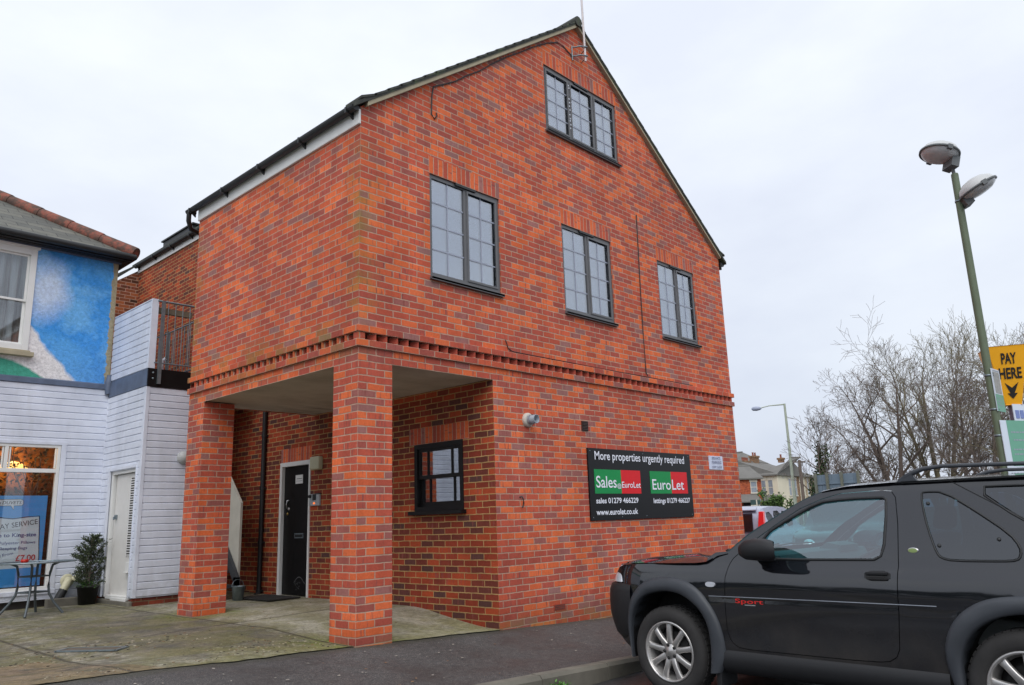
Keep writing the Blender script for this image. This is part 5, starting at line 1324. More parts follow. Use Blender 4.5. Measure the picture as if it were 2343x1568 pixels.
for s_, h_, k_ in ((1.346, 1.558, .65), (1.42, 1.572, .4), (1.54, 1.588, .1), (1.85, 1.599, 0), (2.24, 1.597, 0), (2.9, 1.585, 0), (3.30, 1.57, -.1), (3.38, 1.545, -.2)):
    rows.append([(s_-.10*(1-abs(2*i/20-1)**2.4)*k_, .182+(CW-.364)*i/20, h_+.036*(1-abs(2*i/20-1)**2.6)*(1 if s_ < 3.3 else .6)) for i in range(21)])
grid(mb, rows); mb.build('roof', M_PAINT, t)
mb = MB(); rows = [[(s_+.05*(1-abs(2*i/14-1)**3), .20+(CW-.40)*i/14 if h_ > 1.1 else .12+(CW-.24)*i/14, h_) for i in range(15)] for s_, h_ in ((3.38, 1.56), (3.45, 1.35), (3.50, 1.12), (3.53, .95), (3.53, .45))]
grid(mb, rows); mb.build('tailgate', M_PAINT, t)
mb = MB(); rows = [[(3.60+.05*(1-abs(2*i/14-1)**3)-.12*(abs(2*i/14-1)**6), .03+(CW-.06)*i/14, h_) for i in range(15)] for h_ in (.68, .40)]; grid(mb, rows); mb.face([rows[0][i] for i in range(15)]+[(3.45, CW-.05, .68), (3.45, .05, .68)]); mb.build('rear_bumper', M_TRIMD, t)
for f2_ in ((lambda w_: w_), (lambda w_: CW-w_)):
    mb = MB(); mb.obox((3.47, f2_(.09), 1.0), (.05, 0, 0), (0, .05, 0), (0, 0, .16)); mb.build('tail_light', M_REDL, t, bevel=.01)
# nose: bumper wrapped round the front, grille, headlamps
def plan(s_side, s_front, w0, n=28, e=2.6):
    r_ = []
    for i in range(n+1):
        th = PI*i/n; c, s2 = math.cos(th), math.sin(th)
        w_ = CW/2-(CW/2-w0)*math.copysign(abs(c)**(2/e), c); r_.append((s_side+(s_front-s_side)*abs(s2)**(2/e), w_))
    return r_
mb = MB(); rows = []
for h_, sf, w0 in ((.862, -.80, .035), (.848, -.835, .010), (.80, -.86, -.002), (.70, -.87, -.004), (.60, -.865, .0), (.52, -.84, .012), (.45, -.79, .03), (.40, -.73, .06), (.37, -.66, .10)):
    rows.append([(a, b, h_) for a, b in plan(-.36-.04*(h_ < .5), sf, w0)])
grid(mb, rows); mb.build('front_bumper', M_TRIMD, t)
mb = MB(); rows = []
for h_, sf, w0 in ((1.02, -.70, .18), (1.0, -.735, .12), (.94, -.765, .075), (.862, -.79, .05)):
    rows.append([(a, b, h_) for a, b in plan(-.40, sf, w0)])
grid(mb, rows); mb.build('front_panel', M_PAINT, t)
mb = MB(); mb.box(-.80, .5, .885, -.77, CW-.5, .985)
for i in range(4): mb.box(-.815, .5, .89+i*.026, -.795, CW-.5, .902+i*.026)
mb.build('grille', M_BLACKPL, t)
for side in (0, 1):
    f2_ = (lambda w_: w_) if side == 0 else (lambda w_: CW-w_)
    rows = []
    for h_, sf, w0 in ((1.006, -.735, .125), (.98, -.748, .102), (.93, -.772, .068), (.872, -.792, .048)):
        pl_ = plan(-.40, sf, w0, 60); i0 = 3 if h_ > .95 else 2
        rows.append([(a-.006, f2_(b-.004), h_) for a, b in pl_[i0:20]])
    mb = MB(); grid(mb, rows); mb.build('headlight', M_HEAD, t)
    mb = MB(); hp = smoothp([(.405,.905),(.487,.905),(.490,.866),(.405,.868)], 2); tmp = MB(); sidepanel(tmp, hp, [], lambda s, h: sw(s, h)-.012, .02, 0, .012); mb.add([(v[0], f2_(v[1]), v[2]) for v in tmp.v], tmp.f, 0, True); mb.build('side_repeater', M_HEAD, t)
    # mirror
    mb = MB(); n_ = 20; rows = []
    for s_, hc, hh, wc, ww in ((.800, 1.150, .010, -.085, .02), (.812, 1.150, .045, -.088, .065), (.86, 1.155, .072, -.090, .095), (.93, 1.158, .080, -.092, .105), (1.00, 1.155, .080, -.094, .108), (1.05, 1.150, .074, -.096, .106), (1.075, 1.148, .066, -.097, .100)):
        rows.append([(s_-.55*max(0, (s_-.86)/.215)*ww*math.cos(a), f2_(wc+ww*math.copysign(abs(math.cos(a))**.75, math.cos(a))), hc+hh*math.copysign(abs(math.sin(a))**.75, math.sin(a))) for a in [2*PI*k_/n_ for k_ in range(n_)]])
    grid(mb, rows, closed=True); mb.face(rows[0]); mb.face([(p[0]-.01, p[1], p[2]) for p in rows[-1]])
    mb.prism([(.83, f2_(-.02), 1.09), (.98, f2_(-.02), 1.09), (.98, f2_(.06), 1.085), (.80, f2_(.06), 1.085)], (0, 0, .05))
    mm = mb.build('door_mirror', M_TRIMD, t)
    mb = MB(); mb.face([(p[0]-.006, p[1]*.88+f2_(-.097)*.12, p[2]*.88+1.148*.12) for p in rows[-1]]); mb.build('mirror_glass', plain('mirror_surface', S(60, 76, 80), .08, .9, var=.02), mm)
    # roof rail
    mb = MB(); rp = [(1.90,1.606),(1.94,1.625),(2.00,1.655),(2.07,1.678),(2.193,1.688),(2.66,1.672),(3.15,1.655),(3.25,1.62),(3.32,1.585)]
    mb.tube([(a, f2_(.205), b) for a, b in rp], [.010, .016, .018, .015, .0135, .0135, .0135, .016, .01], 8)
    for s0 in (1.90, 3.26): mb.prism([(s0-.02, f2_(.19), 1.592), (s0+.13, f2_(.19), 1.592), (s0+.09, f2_(.19), 1.655), (s0+.05, f2_(.19), 1.648)], (0, .03*(1 if side == 0 else -1), 0))
    mb.build('roof_rail', M_TRIM, t)
    mb = MB(); mb.box(1.92, f2_(.19), 1.588, 3.3, f2_(.215), 1.602); mb.build('roof_channel', M_BLACKPL, t)
# near-side details
mb = MB(); mb.tube([(s_, sw(s_, .80)-.003, h_) for s_, h_ in ((.42, .797), (.8, .800), (1.3, .803), (1.86, .805), (2.10, .806))], .0035, 6); mb.build('waist_line', plain('pinstripe', S(150, 156, 166), .3, .5), t)
mb = MB()
for i in range(52):
    for j in range(4):
        s_ = .430+i*.009; k_ = max(.15, 1-abs(s_-.60)/.55); r_ = .0034*k_
        if .66 < s_ < .90: continue
        h_ = .786-j*.0085; wq = sw(s_, h_)-.0012; mb.face([(s_-r_, wq, h_), (s_, wq, h_-r_), (s_+r_, wq, h_), (s_, wq, h_+r_)])
for i in range(30):
    for j in range(3): s_ = .91+i*.0095; r_ = .0026*(1-i/34); h_ = .781-j*.0085; wq = sw(s_, h_)-.0012; mb.face([(s_-r_, wq, h_), (s_, wq, h_-r_), (s_+r_, wq, h_), (s_, wq, h_+r_)])
mb.build('dot_decal', plain('decal_grey', S(120, 124, 130), .5), t)
mb = MB(); text_mb(mb, 'Sport', (.655, sw(.78, .76)-.002, .757), (1, 0, 0), (0, 0, 1), .046, 0, width=.235, thick=0, bold=.012); mb.build('lettering', plain('decal_red', S(214, 40, 36), .5), t)
mb = MB()
for i in range(9): mb.box(.735+i*.010, sw(.75, .745)-.0015, .742, .742+i*.010, sw(.75, .745), .748)
mb.build('small_decal', plain('decal_pale', S(170, 170, 172)), t)
mb = MB(); mb.lathe([(0, -.006), (.030, -.006), (.036, -.001), (.036, .006)], (1.978, 0, 1.147), 'y', 24)
mb.v = [(v[0], v[1]+sw(1.98, 1.147), 1.147+(v[2]-1.147)*.52) for v in mb.v]
mb.lathe([(0, -.0075), (.029, -.007)], (1.978, sw(1.98, 1.147), 1.147), 'y', 24, 1); k0 = 24*4
mb.v = mb.v[:k0]+[(v[0], v[1], 1.147+(v[2]-1.147)*.5) for v in mb.v[k0:]]
mb.build('oval_badge', [M_ALU, plain('badge_green', S(150, 170, 110), .4, .3)], t)
# wheels
for s_ in (0, WB):
    make_wheel(t, (s_, .0, .345), side=-1); make_wheel(t, (s_, CW, .345), side=1)
# interior
mb = MB(); mb.prism([(.60, .15, 1.06), (.72, .15, 1.11), (.98, .15, 1.10), (1.02, .15, 1.02), (.95, .15, .8), (.6, .15, .8)], (0, CW-.3, 0)); mb.prism([(.80, 1.15, 1.10), (.88, 1.15, 1.155), (1.0, 1.15, 1.13), (1.0, 1.15, 1.08)], (0, .35, 0)); mb.build('dashboard', plain('dash_grey', S(84, 92, 96), .8), t)
mb = MB(); cth = Vector((1.16, 1.33, 1.03)); ax_ = Vector((-.45, 0, .89)); u_ = Vector((0, 1, 0)); v_ = Vector((.89, 0, .45))
mb.tube([cth+u_*.185*math.cos(a)+v_*.185*math.sin(a) for a in [2*PI*k_/28 for k_ in range(29)]], .016, 8, cap=False)
for a in (PI/2+2.1, PI/2-2.1, -PI/2+.0): mb.tube([cth, cth+u_*.185*math.cos(a)+v_*.185*math.sin(a)], .014, 6)
mb.tube([cth, cth+Vector((-.25, 0, -.12))], .03, 8); mb.build('steering_wheel', M_BLACKPL, t)
for wc in (.48, 1.33):
    for s0 in (1.55, 2.35):
        mb = MB(); mb.prism([(s0-.2, wc-.24, .75), (s0+.28, wc-.24, .70), (s0+.28, wc-.24, .55), (s0-.2, wc-.24, .55)], (0, .48, 0)); mb.prism([(s0+.22, wc-.22, .72), (s0+.46, wc-.20, 1.25), (s0+.56, wc-.20, 1.24), (s0+.38, wc-.22, .68)], (0, .42, 0)); mb.prism([(s0+.46, wc-.12, 1.28), (s0+.50, wc-.12, 1.43), (s0+.58, wc-.12, 1.42), (s0+.56, wc-.12, 1.27)], (0, .24, 0)); mb.build('seat', M_SEAT, t, bevel=.03)
mb = MB(); mb.box(.85, .8, 1.42, .87, 1.02, 1.49); mb.tube([(.86, .91, 1.49), (.95, .91, 1.56)], .008, 5); mb.build('rear_view_mirror', M_BLACKPL, t)

# ---- plainer parked cars further off
def parked_car(label, loc, rz, L_, Wd, H_, prof, glassp, paint, lamp, clad_mat, nose_s):
    t = thing('parked_car', label, 'car', loc, rz)
    def f(s, h):
        return .012*((min(h, .95)-.6)/.35)**2+.30*max(0, h-.95)+.35*(max(0, .45-s)/.45)**2*.35+.35*(max(0, s-(L_-.45))/.45)**2*.30+.9*max(0, h-H_+.12)**2
    wc = [.78, L_-.85]; holes = []
    for c in wc: holes.append([(c+.37*math.cos(a), .33+.37*math.sin(a)) for a in [2*PI*k_/24 for k_ in range(24)]])
    mb = MB(); sidepanel(mb, prof, [h for h in holes]+glassp, f, .07, 0, .02, mirror=Wd)
    top = resample(smoothp(prof, 1, True), .09)
    rows = []
    for p in top:
        w0 = f(*p); rows.append([(p[0]+0, w0+(Wd-2*w0)*i/10, p[1]+(.03*(1-abs(2*i/10-1)**2.4) if p[1] > .8 else 0)) for i in range(11)])
    rows.append(rows[0]); keep = MB(); grid(mb, rows)
    mb.build('body', paint, t)
    for g_ in glassp:
        for side in (0, 1):
            mb = MB(); tmp = MB(); sidepanel(tmp, inset(g_, .004), [], lambda s, h: f(s, h)+.004, .12, 0, 0); mb.add([(v[0], v[1] if side == 0 else Wd-v[1], v[2]) for v in tmp.v], tmp.f, 0, True); mb.build('side_window', M_CARGLD, t)
    for c in wc: make_wheel(t, (c, .02, .33), .33, .2, -1, 7); make_wheel(t, (c, Wd-.02, .33), .33, .2, 1, 7)
    return t, f
# silver estate seen past the corner of the building: s = 0 at its tail, which faces the camera
prof = [(.02,.35),(.0,.62),(.03,.95),(.10,1.18),(.20,1.42),(.34,1.485),(.9,1.52),(1.7,1.53),(2.3,1.50),(2.75,1.36),(3.15,1.05),(3.9,.93),(4.25,.78),(4.3,.5),(4.25,.25),(.1,.25)]
gl1 = smoothp([(.42,1.38),(.95,1.42),(1.0,1.02),(.5,1.04)], 1); gl2 = smoothp([(1.05,1.42),(1.75,1.43),(1.75,1.02),(1.08,1.02)], 1); gl3 = smoothp([(1.82,1.43),(2.28,1.40),(2.75,1.08),(1.84,1.02)], 1)
t2, f_ = parked_car('silver estate car with tall red tail lamps parked beyond the corner of the brick building', (12.35, 1.75, -.31), R(10), 4.3, 1.74, 1.53, prof, [gl1, gl2, gl3], M_SILV, None, None, 0)
# put its tail towards the camera: s axis points away from the viewer
mb = MB(); mb.face([(.028, .30, .98), (.028, 1.44, .98), (.19, 1.40, 1.385), (.19, .34, 1.385)]); mb.v = [(v[0]-.04, v[1], v[2]) for v in mb.v]; mb.build('rear_window', M_CARGLD, t2)
for y0 in (.03, 1.74-.21):
    mb = MB(); mb.prism([(.01, y0, .92), (.01, y0+.18, .92), (.17, y0+.16, 1.42), (.17, y0+.04, 1.42)], (.10, 0, 0)); mb.v = [(v[0]-.035, v[1], v[2]) for v in mb.v]; mb.build('tail_light', M_REDL, t2, bevel=.015)
mb = MB(); mb.prism([(.14, .25, 1.44), (.14, 1.49, 1.44), (.40, 1.45, 1.50), (.40, .29, 1.50)], (0, 0, .025)); mb.box(.10, .84, 1.425, .13, .9, 1.44, 1); mb.build('spoiler', [M_SILV, M_REDL], t2)
mb = MB(); mb.box(-.09, .05, .30, .1, 1.69, .58); mb.build('bumper', M_SILV, t2, bevel=.03)
# dark off-roader nose-out on the far side, seen through the near car's windows
prof = [(.02,.45),(.0,.80),(.06,1.0),(.5,1.08),(1.35,1.12),(1.5,1.16),(1.95,1.62),(2.3,1.72),(4.1,1.72),(4.3,1.6),(4.4,1.1),(4.42,.45),(4.3,.3),(.1,.3)]
g1 = smoothp([(1.75,1.20),(2.05,1.56),(2.6,1.60),(2.6,1.20)], 1); g2 = smoothp([(2.7,1.20),(2.7,1.60),(3.4,1.60),(3.4,1.20)], 1); g3 = smoothp([(3.5,1.20),(3.5,1.60),(4.1,1.58),(4.2,1.2)], 1)
t3, f_ = parked_car('dark green off-roader with round headlights, seen only through the windows of the black car', (8.18, -2.57, -.31), R(15), 4.42, 1.8, 1.72, prof, [g1, g2, g3], M_DKGRN, None, None, 0)
for v in t3.children: pass
for y0 in (.32, 1.48):
    mb = MB(); mb.lathe([(0, -.05), (.07, -.04), (.095, -.01), (.105, .02)], (.02, y0, .87), 'x', 20); mb.build('headlight', M_HEAD, t3)
mb = MB()
for i in range(7): mb.box(-.02, .55+i*.1, .72, .03, .6+i*.1, .98)
mb.build('grille', M_RIMD, t3)
mb = MB(); mb.box(-.14, .02, .42, .1, 1.78, .62); mb.build('bumper', M_BLACKPL, t3, bevel=.03)
mb = MB(); text_mb(mb, 'Jeep', (.03, 1.10, 1.0), (0, -1, 0), (.55, 0, .55), .07, 0, thick=.004); 
mb.build('lettering', M_ALU, t3)

# ================================================================== car park furniture
M_GPOST = plain('green_post', S(100, 112, 90), .6, vscale=3, var=.16)
M_YEL = plain('sign_yellow', S(250, 178, 20), .45, var=.04); M_BLKT = plain('sign_ink', S(28, 26, 24), .6)
def frame_of(n):
    n = Vector(n).normalized(); a = n.cross(Vector((0, 0, 1))).normalized(); return a, n.cross(a).normalized(), n
def place(mb, c, n):
    a, b, nn_ = frame_of(n); c = Vector(c)
    mb.v = [tuple(c+a*v[0]+b*v[1]+nn_*v[2]) for v in mb.v]; return mb
lp = (6.04, -4.345)
t = wthing('lamp_post', 'tall green car park lamp post carrying two round floodlights', 'lamp post', (lp[0], lp[1], -.31))
mb = MB(); mb.tube([(lp[0], lp[1], -.35), (lp[0], lp[1], 1.0), (lp[0], lp[1], 3.5), (lp[0], lp[1], 5.22)], [.052, .049, .046, .043], 20); mb.tube([(lp[0], lp[1], 5.22), (lp[0], lp[1], 5.235)], [.043, .038], 20)
wb(mb, 'pole', M_GPOST, t)
mb = MB()
for z in (4.86, 2.62, 2.21, 1.90): mb.lathe([(.046+.002*(z < 3), -.012), (.0495+.002*(z < 3), -.012), (.0495+.002*(z < 3), .012), (.046, .012)], (lp[0], lp[1], z), n=20)
wb(mb, 'band', M_METAL, t)
for c, n_, lab in (((5.965, -4.23, 5.52), (-.22, .20, -.95), None), ((6.03, -4.575, 4.95), (.22, -.38, -.88), None)):
    hd = MB(); hd.lathe([(.225, 0), (.222, -.03), (.195, -.085), (.13, -.13), (.05, -.15), (0, -.152)], n=32); place(hd, c, n_)
    h_ = wb(hd, 'floodlight', plain('floodlight_shell', S(196, 198, 198), .45, var=.06), t)
    mb = MB(); mb.lathe([(.222, -.004), (.20, .03), (.15, .058), (.08, .07), (0, .072)], n=32); place(mb, c, n_); wb(mb, 'lens', plain('lamp_lens', S(206, 208, 210), .25, var=.15, vscale=14), h_)
    mb = MB(); mb.lathe([(.21, .0), (.17, -.05), (.08, -.09), (0, -.095)], n=24); mb.lathe([(.0, -.02), (.035, -.02), (.04, .03), (0, .035)], n=12); place(mb, c, n_); wb(mb, 'reflector', plain('reflector_grey', S(214, 214, 210), .8, .0, var=.2), h_)
    mb = MB(); mb.lathe([(.226, -.02), (.240, -.018), (.240, .006), (.226, .008)], n=32); place(mb, c, n_)
    a, b, nn_ = frame_of(n_); cc = Vector(c)
    away = Vector((lp[0], lp[1], c[2]-.2))-cc; away.normalize()
    mb.obox(cc+away*.20-nn_*.02, a*.10, b*.05, nn_*.07); mb.obox(cc-a*.22, a*.02, b*.03, nn_*.03); mb.obox(cc+a*.22, a*.02, b*.03, nn_*.03)
    wb(mb, 'gear_box', plain('gear_grey', S(96, 100, 102), .5), h_)
    mb = MB(); mb.tube([cc+away*.2-nn_*.03, Vector((lp[0], lp[1], c[2]-.38 if c[2] > 5.2 else c[2]-.02))], .022, 8); wb(mb, 'bracket', plain('gear_grey', S(96, 100, 102), .5), h_)
# PAY HERE sign: a downward-tapering square box on its own post
t = wthing('pay_sign', 'yellow pay here sign, a downward tapering box with a black arrow', 'sign', (6.60, -4.47, -.31))
c0 = Vector((6.62, -4.42, -.04)); an = R(205); nf = Vector((math.cos(an), math.sin(an), 0)); tf = Vector((math.sin(an), -math.cos(an), 0))*-1
tf = Vector((0, 0, 1)).cross(nf)*1.0      # points to the viewer's right when looking at the front face
hw0, hw1, zt_, zb_ = .225, .088, 3.055, 2.335
def ring(hw, z): return [c0+nf*hw-tf*hw+Vector((0,0,z)), c0+nf*hw+tf*hw+Vector((0,0,z)), c0-nf*hw+tf*hw+Vector((0,0,z)), c0-nf*hw-tf*hw+Vector((0,0,z))]
rt, rb = ring(hw0, zt_), ring(hw1, zb_)
mb = MB(); mb.add(rt+rb, [(0,1,2,3), (7,6,5,4)]+[(i, (i+1) % 4, 4+(i+1) % 4, 4+i) for i in range(4)]); wb(mb, 'sign_box', M_YEL, t, bevel=.006)
upf = (Vector((0,0,zt_))+nf*hw0-Vector((0,0,zb_))-nf*hw1).normalized()
def onface(u, z): 
    k_ = (z-zb_)/(zt_-zb_); return c0+nf*(hw1+(hw0-hw1)*k_+.006)+tf*u+Vector((0,0,z))
mb = MB()
for txt, z, wd_ in (('PAY', 2.835, .165), ('HERE', 2.655, .245)): text_mb(mb, txt, onface(0, z), tf, upf, .185, 0, width=wd_, align='CENTER', bold=.03, thick=.002)
ar = [(-.075, 2.605), (0, 2.54), (.075, 2.605), (.022, 2.475), (.055, 2.475), (0, 2.405), (-.055, 2.475), (-.022, 2.475)]
mb.face([onface(u, z) for u, z in [ar[0], ar[1], ar[3], ar[7]]][::1]) if False else None
mb.face([onface(*ar[0]), onface(*ar[1]), onface(*ar[7])]); mb.face([onface(*ar[1]), onface(*ar[2]), onface(*ar[3])]); mb.face([onface(*ar[1]), onface(*ar[3]), onface(*ar[7])]); mb.face([onface(*ar[6]), onface(*ar[4]), onface(*ar[5])])
wb(mb, 'lettering', M_BLKT, t)
mb = MB(); mb.tube([(6.62, -4.42, -.35), (6.62, -4.42, 2.30)], .045, 14); wb(mb, 'pole', plain('grey_mauve_post', S(112, 106, 118), .5), t)
M_PGRN = plain('notice_green', S(108, 168, 144), .45, var=.05); M_PWHT = plain('notice_white', S(214, 224, 236), .45, var=.03); M_PTXT = plain('notice_print', S(150, 160, 172), .6); M_PRED = plain('notice_red', S(206, 120, 122), .6); M_PGREY = plain('notice_grey', S(160, 162, 160), .6, vscale=30, var=.3)
def board(label, p0, p1, z0, z1, bands, lines):
    t = wthing('notice_board', label, 'notice board', (p0[0], p0[1], z0)); p0 = Vector((*p0, 0)); p1 = Vector((*p1, 0)); d = (p1-p0); nn_ = Vector((0, 0, 1)).cross(d).normalized()*1.0
    if nn_.x > 0: nn_ = -nn_
    mb = MB(); c = (p0+p1)/2+Vector((0, 0, (z0+z1)/2)); mb.obox(c, d/2, nn_*.004, (0, 0, (z1-z0)/2)); wb(mb, 'panel', M_PWHT, t)
    H_ = z1-z0
    for a, b, u0, u1, m in bands:
        mb = MB(); q = lambda u, v: p0+d*u+nn_*.0055+Vector((0, 0, z0+H_*v)); mb.face([q(u0, a), q(u1, a), q(u1, b), q(u0, b)]); wb(mb, 'colour_panel', m, t)
    mb = MB()
    for v, u0, u1 in lines:
        u = u0; k_ = 0
        while u < u1:
            l_ = min(u1-u, .05+.06*((k_*37) % 5)/5); q = lambda a, b: p0+d*a+nn_*.007+Vector((0, 0, z0+H_*b)); mb.face([q(u, v), q(u+l_, v), q(u+l_, v+.018), q(u, v+.018)]); u += l_+.02; k_ += 1
    wb(mb, 'print_lines', M_PTXT, t)
    mb = MB(); mb.obox(Vector((lp[0], lp[1], z1-.06)), (.03, 0, 0), (0, .05, 0), (0, 0, .01)); wb(mb, 'clip', M_METAL, t)
board('narrow notice with a grey upper and green lower half, clamped high on the lamp post', (5.985, -4.385), (6.285, -4.405), 2.185, 2.70, [(.42, .93, .12, .88, M_PGREY), (.0, .40, .0, 1, M_PGRN)], [(.95, .1, .9), (.30, .15, .8), (.22, .15, .7), (.14, .15, .75)])
board('large green and white tariff board at the foot of the lamp post', (5.985, -4.385), (6.46, -4.60), 1.15, 2.075, [(.42, 1.0, .20, 1, M_PGRN), (.36, .375, .1, .95, M_PRED)], [(.84, .3, .9), (.74, .35, .85), (.62, .3, .8), (.56, .3, .9), (.32, .08, .9), (.28, .08, .6), (.22, .08, .85), (.16, .08, .5), (.1, .08, .8)])
t = wthing('disabled_bay_sign', 'small white plate with blue symbols on the pay sign post', 'sign', (6.5, -4.47, 2.0))
mb = MB(); mb.obox((6.53, -4.50, 2.18), (.095, -.045, 0), (-.002, -.004, 0), (0, 0, .115)); wb(mb, 'plate', M_PWHT, t)
mb = MB()
for u in (-.045, .035): mb.obox((6.53+u*.9-.004, -4.50-u*.43-.006, 2.17), (.027, -.013, 0), (-.002, -.004, 0), (0, 0, .05))
wb(mb, 'symbols', plain('symbol_blue', S(120, 136, 190), .5), t)
# knee-rail beside the silver car
t = wthing('timber_rail', 'weathered timber rail fence between the brick corner and the silver car', 'fence', (8.0, .3, -.31))
tw_ = plain('weathered_rail', S(150, 138, 112), .9, vscale=5, var=.18)
mb = MB(); mb.obox((9.35, 1.05, .915), (1.42, .72, 0), (-.018, .035, 0), (0, 0, .055)); wb(mb, 'rail', tw_, t, bevel=.006)
mb = MB(); mb.obox((9.35, 1.05, .30), (1.42, .72, 0), (-.018, .035, 0), (0, 0, .05)); wb(mb, 'rail', tw_, t, bevel=.006)
for u in (0, .5, 1): 
    mb = MB(); x, y = 7.98+2.7*u, .36+1.38*u; mb.box(x-.05, y-.05+.09, -.35, x+.05, y+.05+.09, .95); wb(mb, 'post', tw_, t, bevel=.008)

# ------------------------------------------------------------------ distant street
def PT(yawd, dist, z=0.0): return Vector((CAM.x+math.cos(R(yawd))*dist, CAM.y+math.sin(R(yawd))*dist, z))
GZ = -.46
M_RENDC = plain('cream_render', S(222, 214, 192), .85, vscale=.8, var=.07)
M_SLATEF = plain('far_slate', S(112, 110, 106), .85, vscale=1.2, var=.14)
M_POT = plain('chimney_pot', S(150, 92, 76), .85)
M_WNG = plain('far_window_glass', S(140, 148, 158), .2, var=.2)
M_WNL = plain('far_stone_trim', S(206, 200, 186), .8)
def house(label, yl, dl, yr, dr, depth, ze, zr, m_wall, wins=(), hip=(0, 0), chims=(), door=None, name='house', over=.3):
    A = PT(yl, dl); Bp = PT(yr, dr); d = (Bp-A); L_ = d.length; d.normalize(); n = Vector((-d.y, d.x, 0)); 
    if n.dot(CAM-A) > 0: n = -n                      # n points away from the viewer
    t = wthing(name, label, 'house', (A.x, A.y, GZ))
    P = lambda u, v, z: A+d*u+n*v+Vector((0, 0, z))
    mb = MB(); q = [(0, 0), (L_, 0), (L_, depth), (0, depth)]
    for i in range(4):
        a, b = q[i], q[(i+1) % 4]; l_ = math.dist(a, b)
        poly = [P(*a, GZ), P(*b, GZ), P(*b, ze), P(*a, ze)]; uv = [(0, GZ), (l_, GZ), (l_, ze), (0, ze)]
        if i in (1, 3) and not hip[0 if i == 3 else 1]: poly.insert(3, P(a[0], depth/2, zr-.1)); uv.insert(3, (l_/2, zr))
        mb.face(poly, 0, uv)
    wb(mb, 'walls', m_wall, t)
    mb = MB(); h0 = depth/2 if hip[0] else -over*.3; h1 = depth/2 if hip[1] else -over*.3; o_ = over
    rL, rR = P(h0, depth/2, zr), P(L_-h1, depth/2, zr)
    fl, fr_, br, bl = P(-o_*.5, -o_, ze-.12), P(L_+o_*.5, -o_, ze-.12), P(L_+o_*.5, depth+o_, ze-.12), P(-o_*.5, depth+o_, ze-.12)
    mb.face([fl, fr_, rR, rL]); mb.face([br, bl, rL, rR]); mb.face([fl, rL, bl]); mb.face([fr_, br, rR])
    th = Vector((0, 0, -.14)); mb.face([fl, fr_, fr_+th, fl+th]); mb.face([fr_, br, br+th, fr_+th]); mb.face([fl, bl, bl+th, fl+th]); mb.face([p+th for p in (fl, fr_, br, bl)])
    rf = wb(mb, 'roof', M_SLATEF, t)
    mb = MB(); mb.tube([rL, rR], .12, 6); wb(mb, 'ridge', M_SLATEF, rf)
    for u, v, wdt, zb, zt, pots in chims:
        mb = MB(); c = P(u, v, (zb+zt)/2); mb.obox(c, d*wdt/2, n*.3, (0, 0, (zt-zb)/2)); mb.obox(P(u, v, zt-.1), d*(wdt/2+.08), n*.38, (0, 0, .1))
        ch = wb(mb, 'chimney', M_FARBRN, rf)
        for k_ in range(pots):
            mb = MB(); pu = u+(k_-(pots-1)/2)*(wdt/max(pots, 1)); b_ = P(pu, v, zt); mb.lathe([(.11, 0), (.09, .3), (.11, .33), (.11, .38)], tuple(b_), n=10); wb(mb, 'chimney_pot', M_POT, ch)
    for u, z0, z1, wdt in wins:
        mb = MB()
        def bx(u0, u1, v0, v1, a, b, mi): mb.obox(P((u0+u1)/2, (v0+v1)/2, (a+b)/2), d*(u1-u0)/2, n*(v1-v0)/2, (0, 0, (b-a)/2), mi)
        bx(u-wdt/2-.12, u+wdt/2+.12, -.06, .0, z1, z1+.22, 0); bx(u-wdt/2-.1, u+wdt/2+.1, -.1, .0, z0-.12, z0, 0)
        bx(u-wdt/2-.06, u-wdt/2, -.05, .02, z0, z1, 0); bx(u+wdt/2, u+wdt/2+.06, -.05, .02, z0, z1, 0); bx(u-wdt/2, u+wdt/2, -.045, .02, (z0+z1)/2-.03, (z0+z1)/2+.03, 0)
        wf = wb(mb, 'window', M_WNL, t); m2 = MB(); m2.obox(P(u, -.02, (z0+z1)/2), d*wdt/2, n*.01, (0, 0, (z1-z0)/2)); wb(m2, 'pane', M_WNG, wf)
    if door:
        u, kind = door
        mb = MB(); mb.prism([P(u-1.0, 0, 2.7), P(u-1.0, -1.1, 2.0), P(u-1.0, -1.1, 1.9), P(u-1.0, 0, 1.9)], d*2.0); wb(mb, 'porch_roof', M_SLATEF, t)
        mb = MB(); mb.obox(P(u, -.03, .75), d*.45, n*.04, (0, 0, 1.15)); wb(mb, 'door', M_BLACKP if kind else M_REDL, t)
    return t, P
house('low red brick house just past the gable corner, grey slate roof', 28.6, 79, 25.98, 80.5, 5.5, 4.35, 5.55, M_FARRED, [(3.15, 2.85, 3.85, .55), (.4, .2, 1.4, .8)], (0, 0), (), (2.4, 1))
house('long slate-roofed cream house behind the low red brick one', 30.2, 96, 25.9, 92, 9, 5.0, 8.0, M_RENDC, [], (0, 1), [])
house('cream rendered house with hipped slate roof and two narrow windows', 26.6, 87, 24.9, 86, 8, 4.85, 6.5, M_RENDC, [(1.25, 2.7, 4.15, .42), (2.0, 2.7, 4.15, .42)], (1, 0), [(1.9, 4, .5, 6.1, 6.6, 1)], (1.6, 0))
house('brown brick terrace house with tall stone-trimmed windows and a big chimney stack', 24.88, 86.3, 23.5, 92, 8.5, 4.85, 6.4, M_FARBRN, [(1.2, 2.6, 4.3, .75), (3.1, 2.6, 4.3, .75), (4.7, 2.6, 4.3, .75)], (0, 0), [(2.0, 4.2, 1.5, 5.9, 6.45, 5), (4.6, 4.2, 1.2, 6.0, 7.1, 2)])
house('pale stone terrace house at the far right end of the row', 23.47, 92.2, 22.35, 99, 8.5, 4.85, 6.4, M_FARSTN, [(1.2, 2.6, 4.3, .8), (2.9, 2.6, 4.3, .6), (4.7, 2.6, 4.3, .8), (6.3, 2.6, 4.3, .6)], (0, 1))
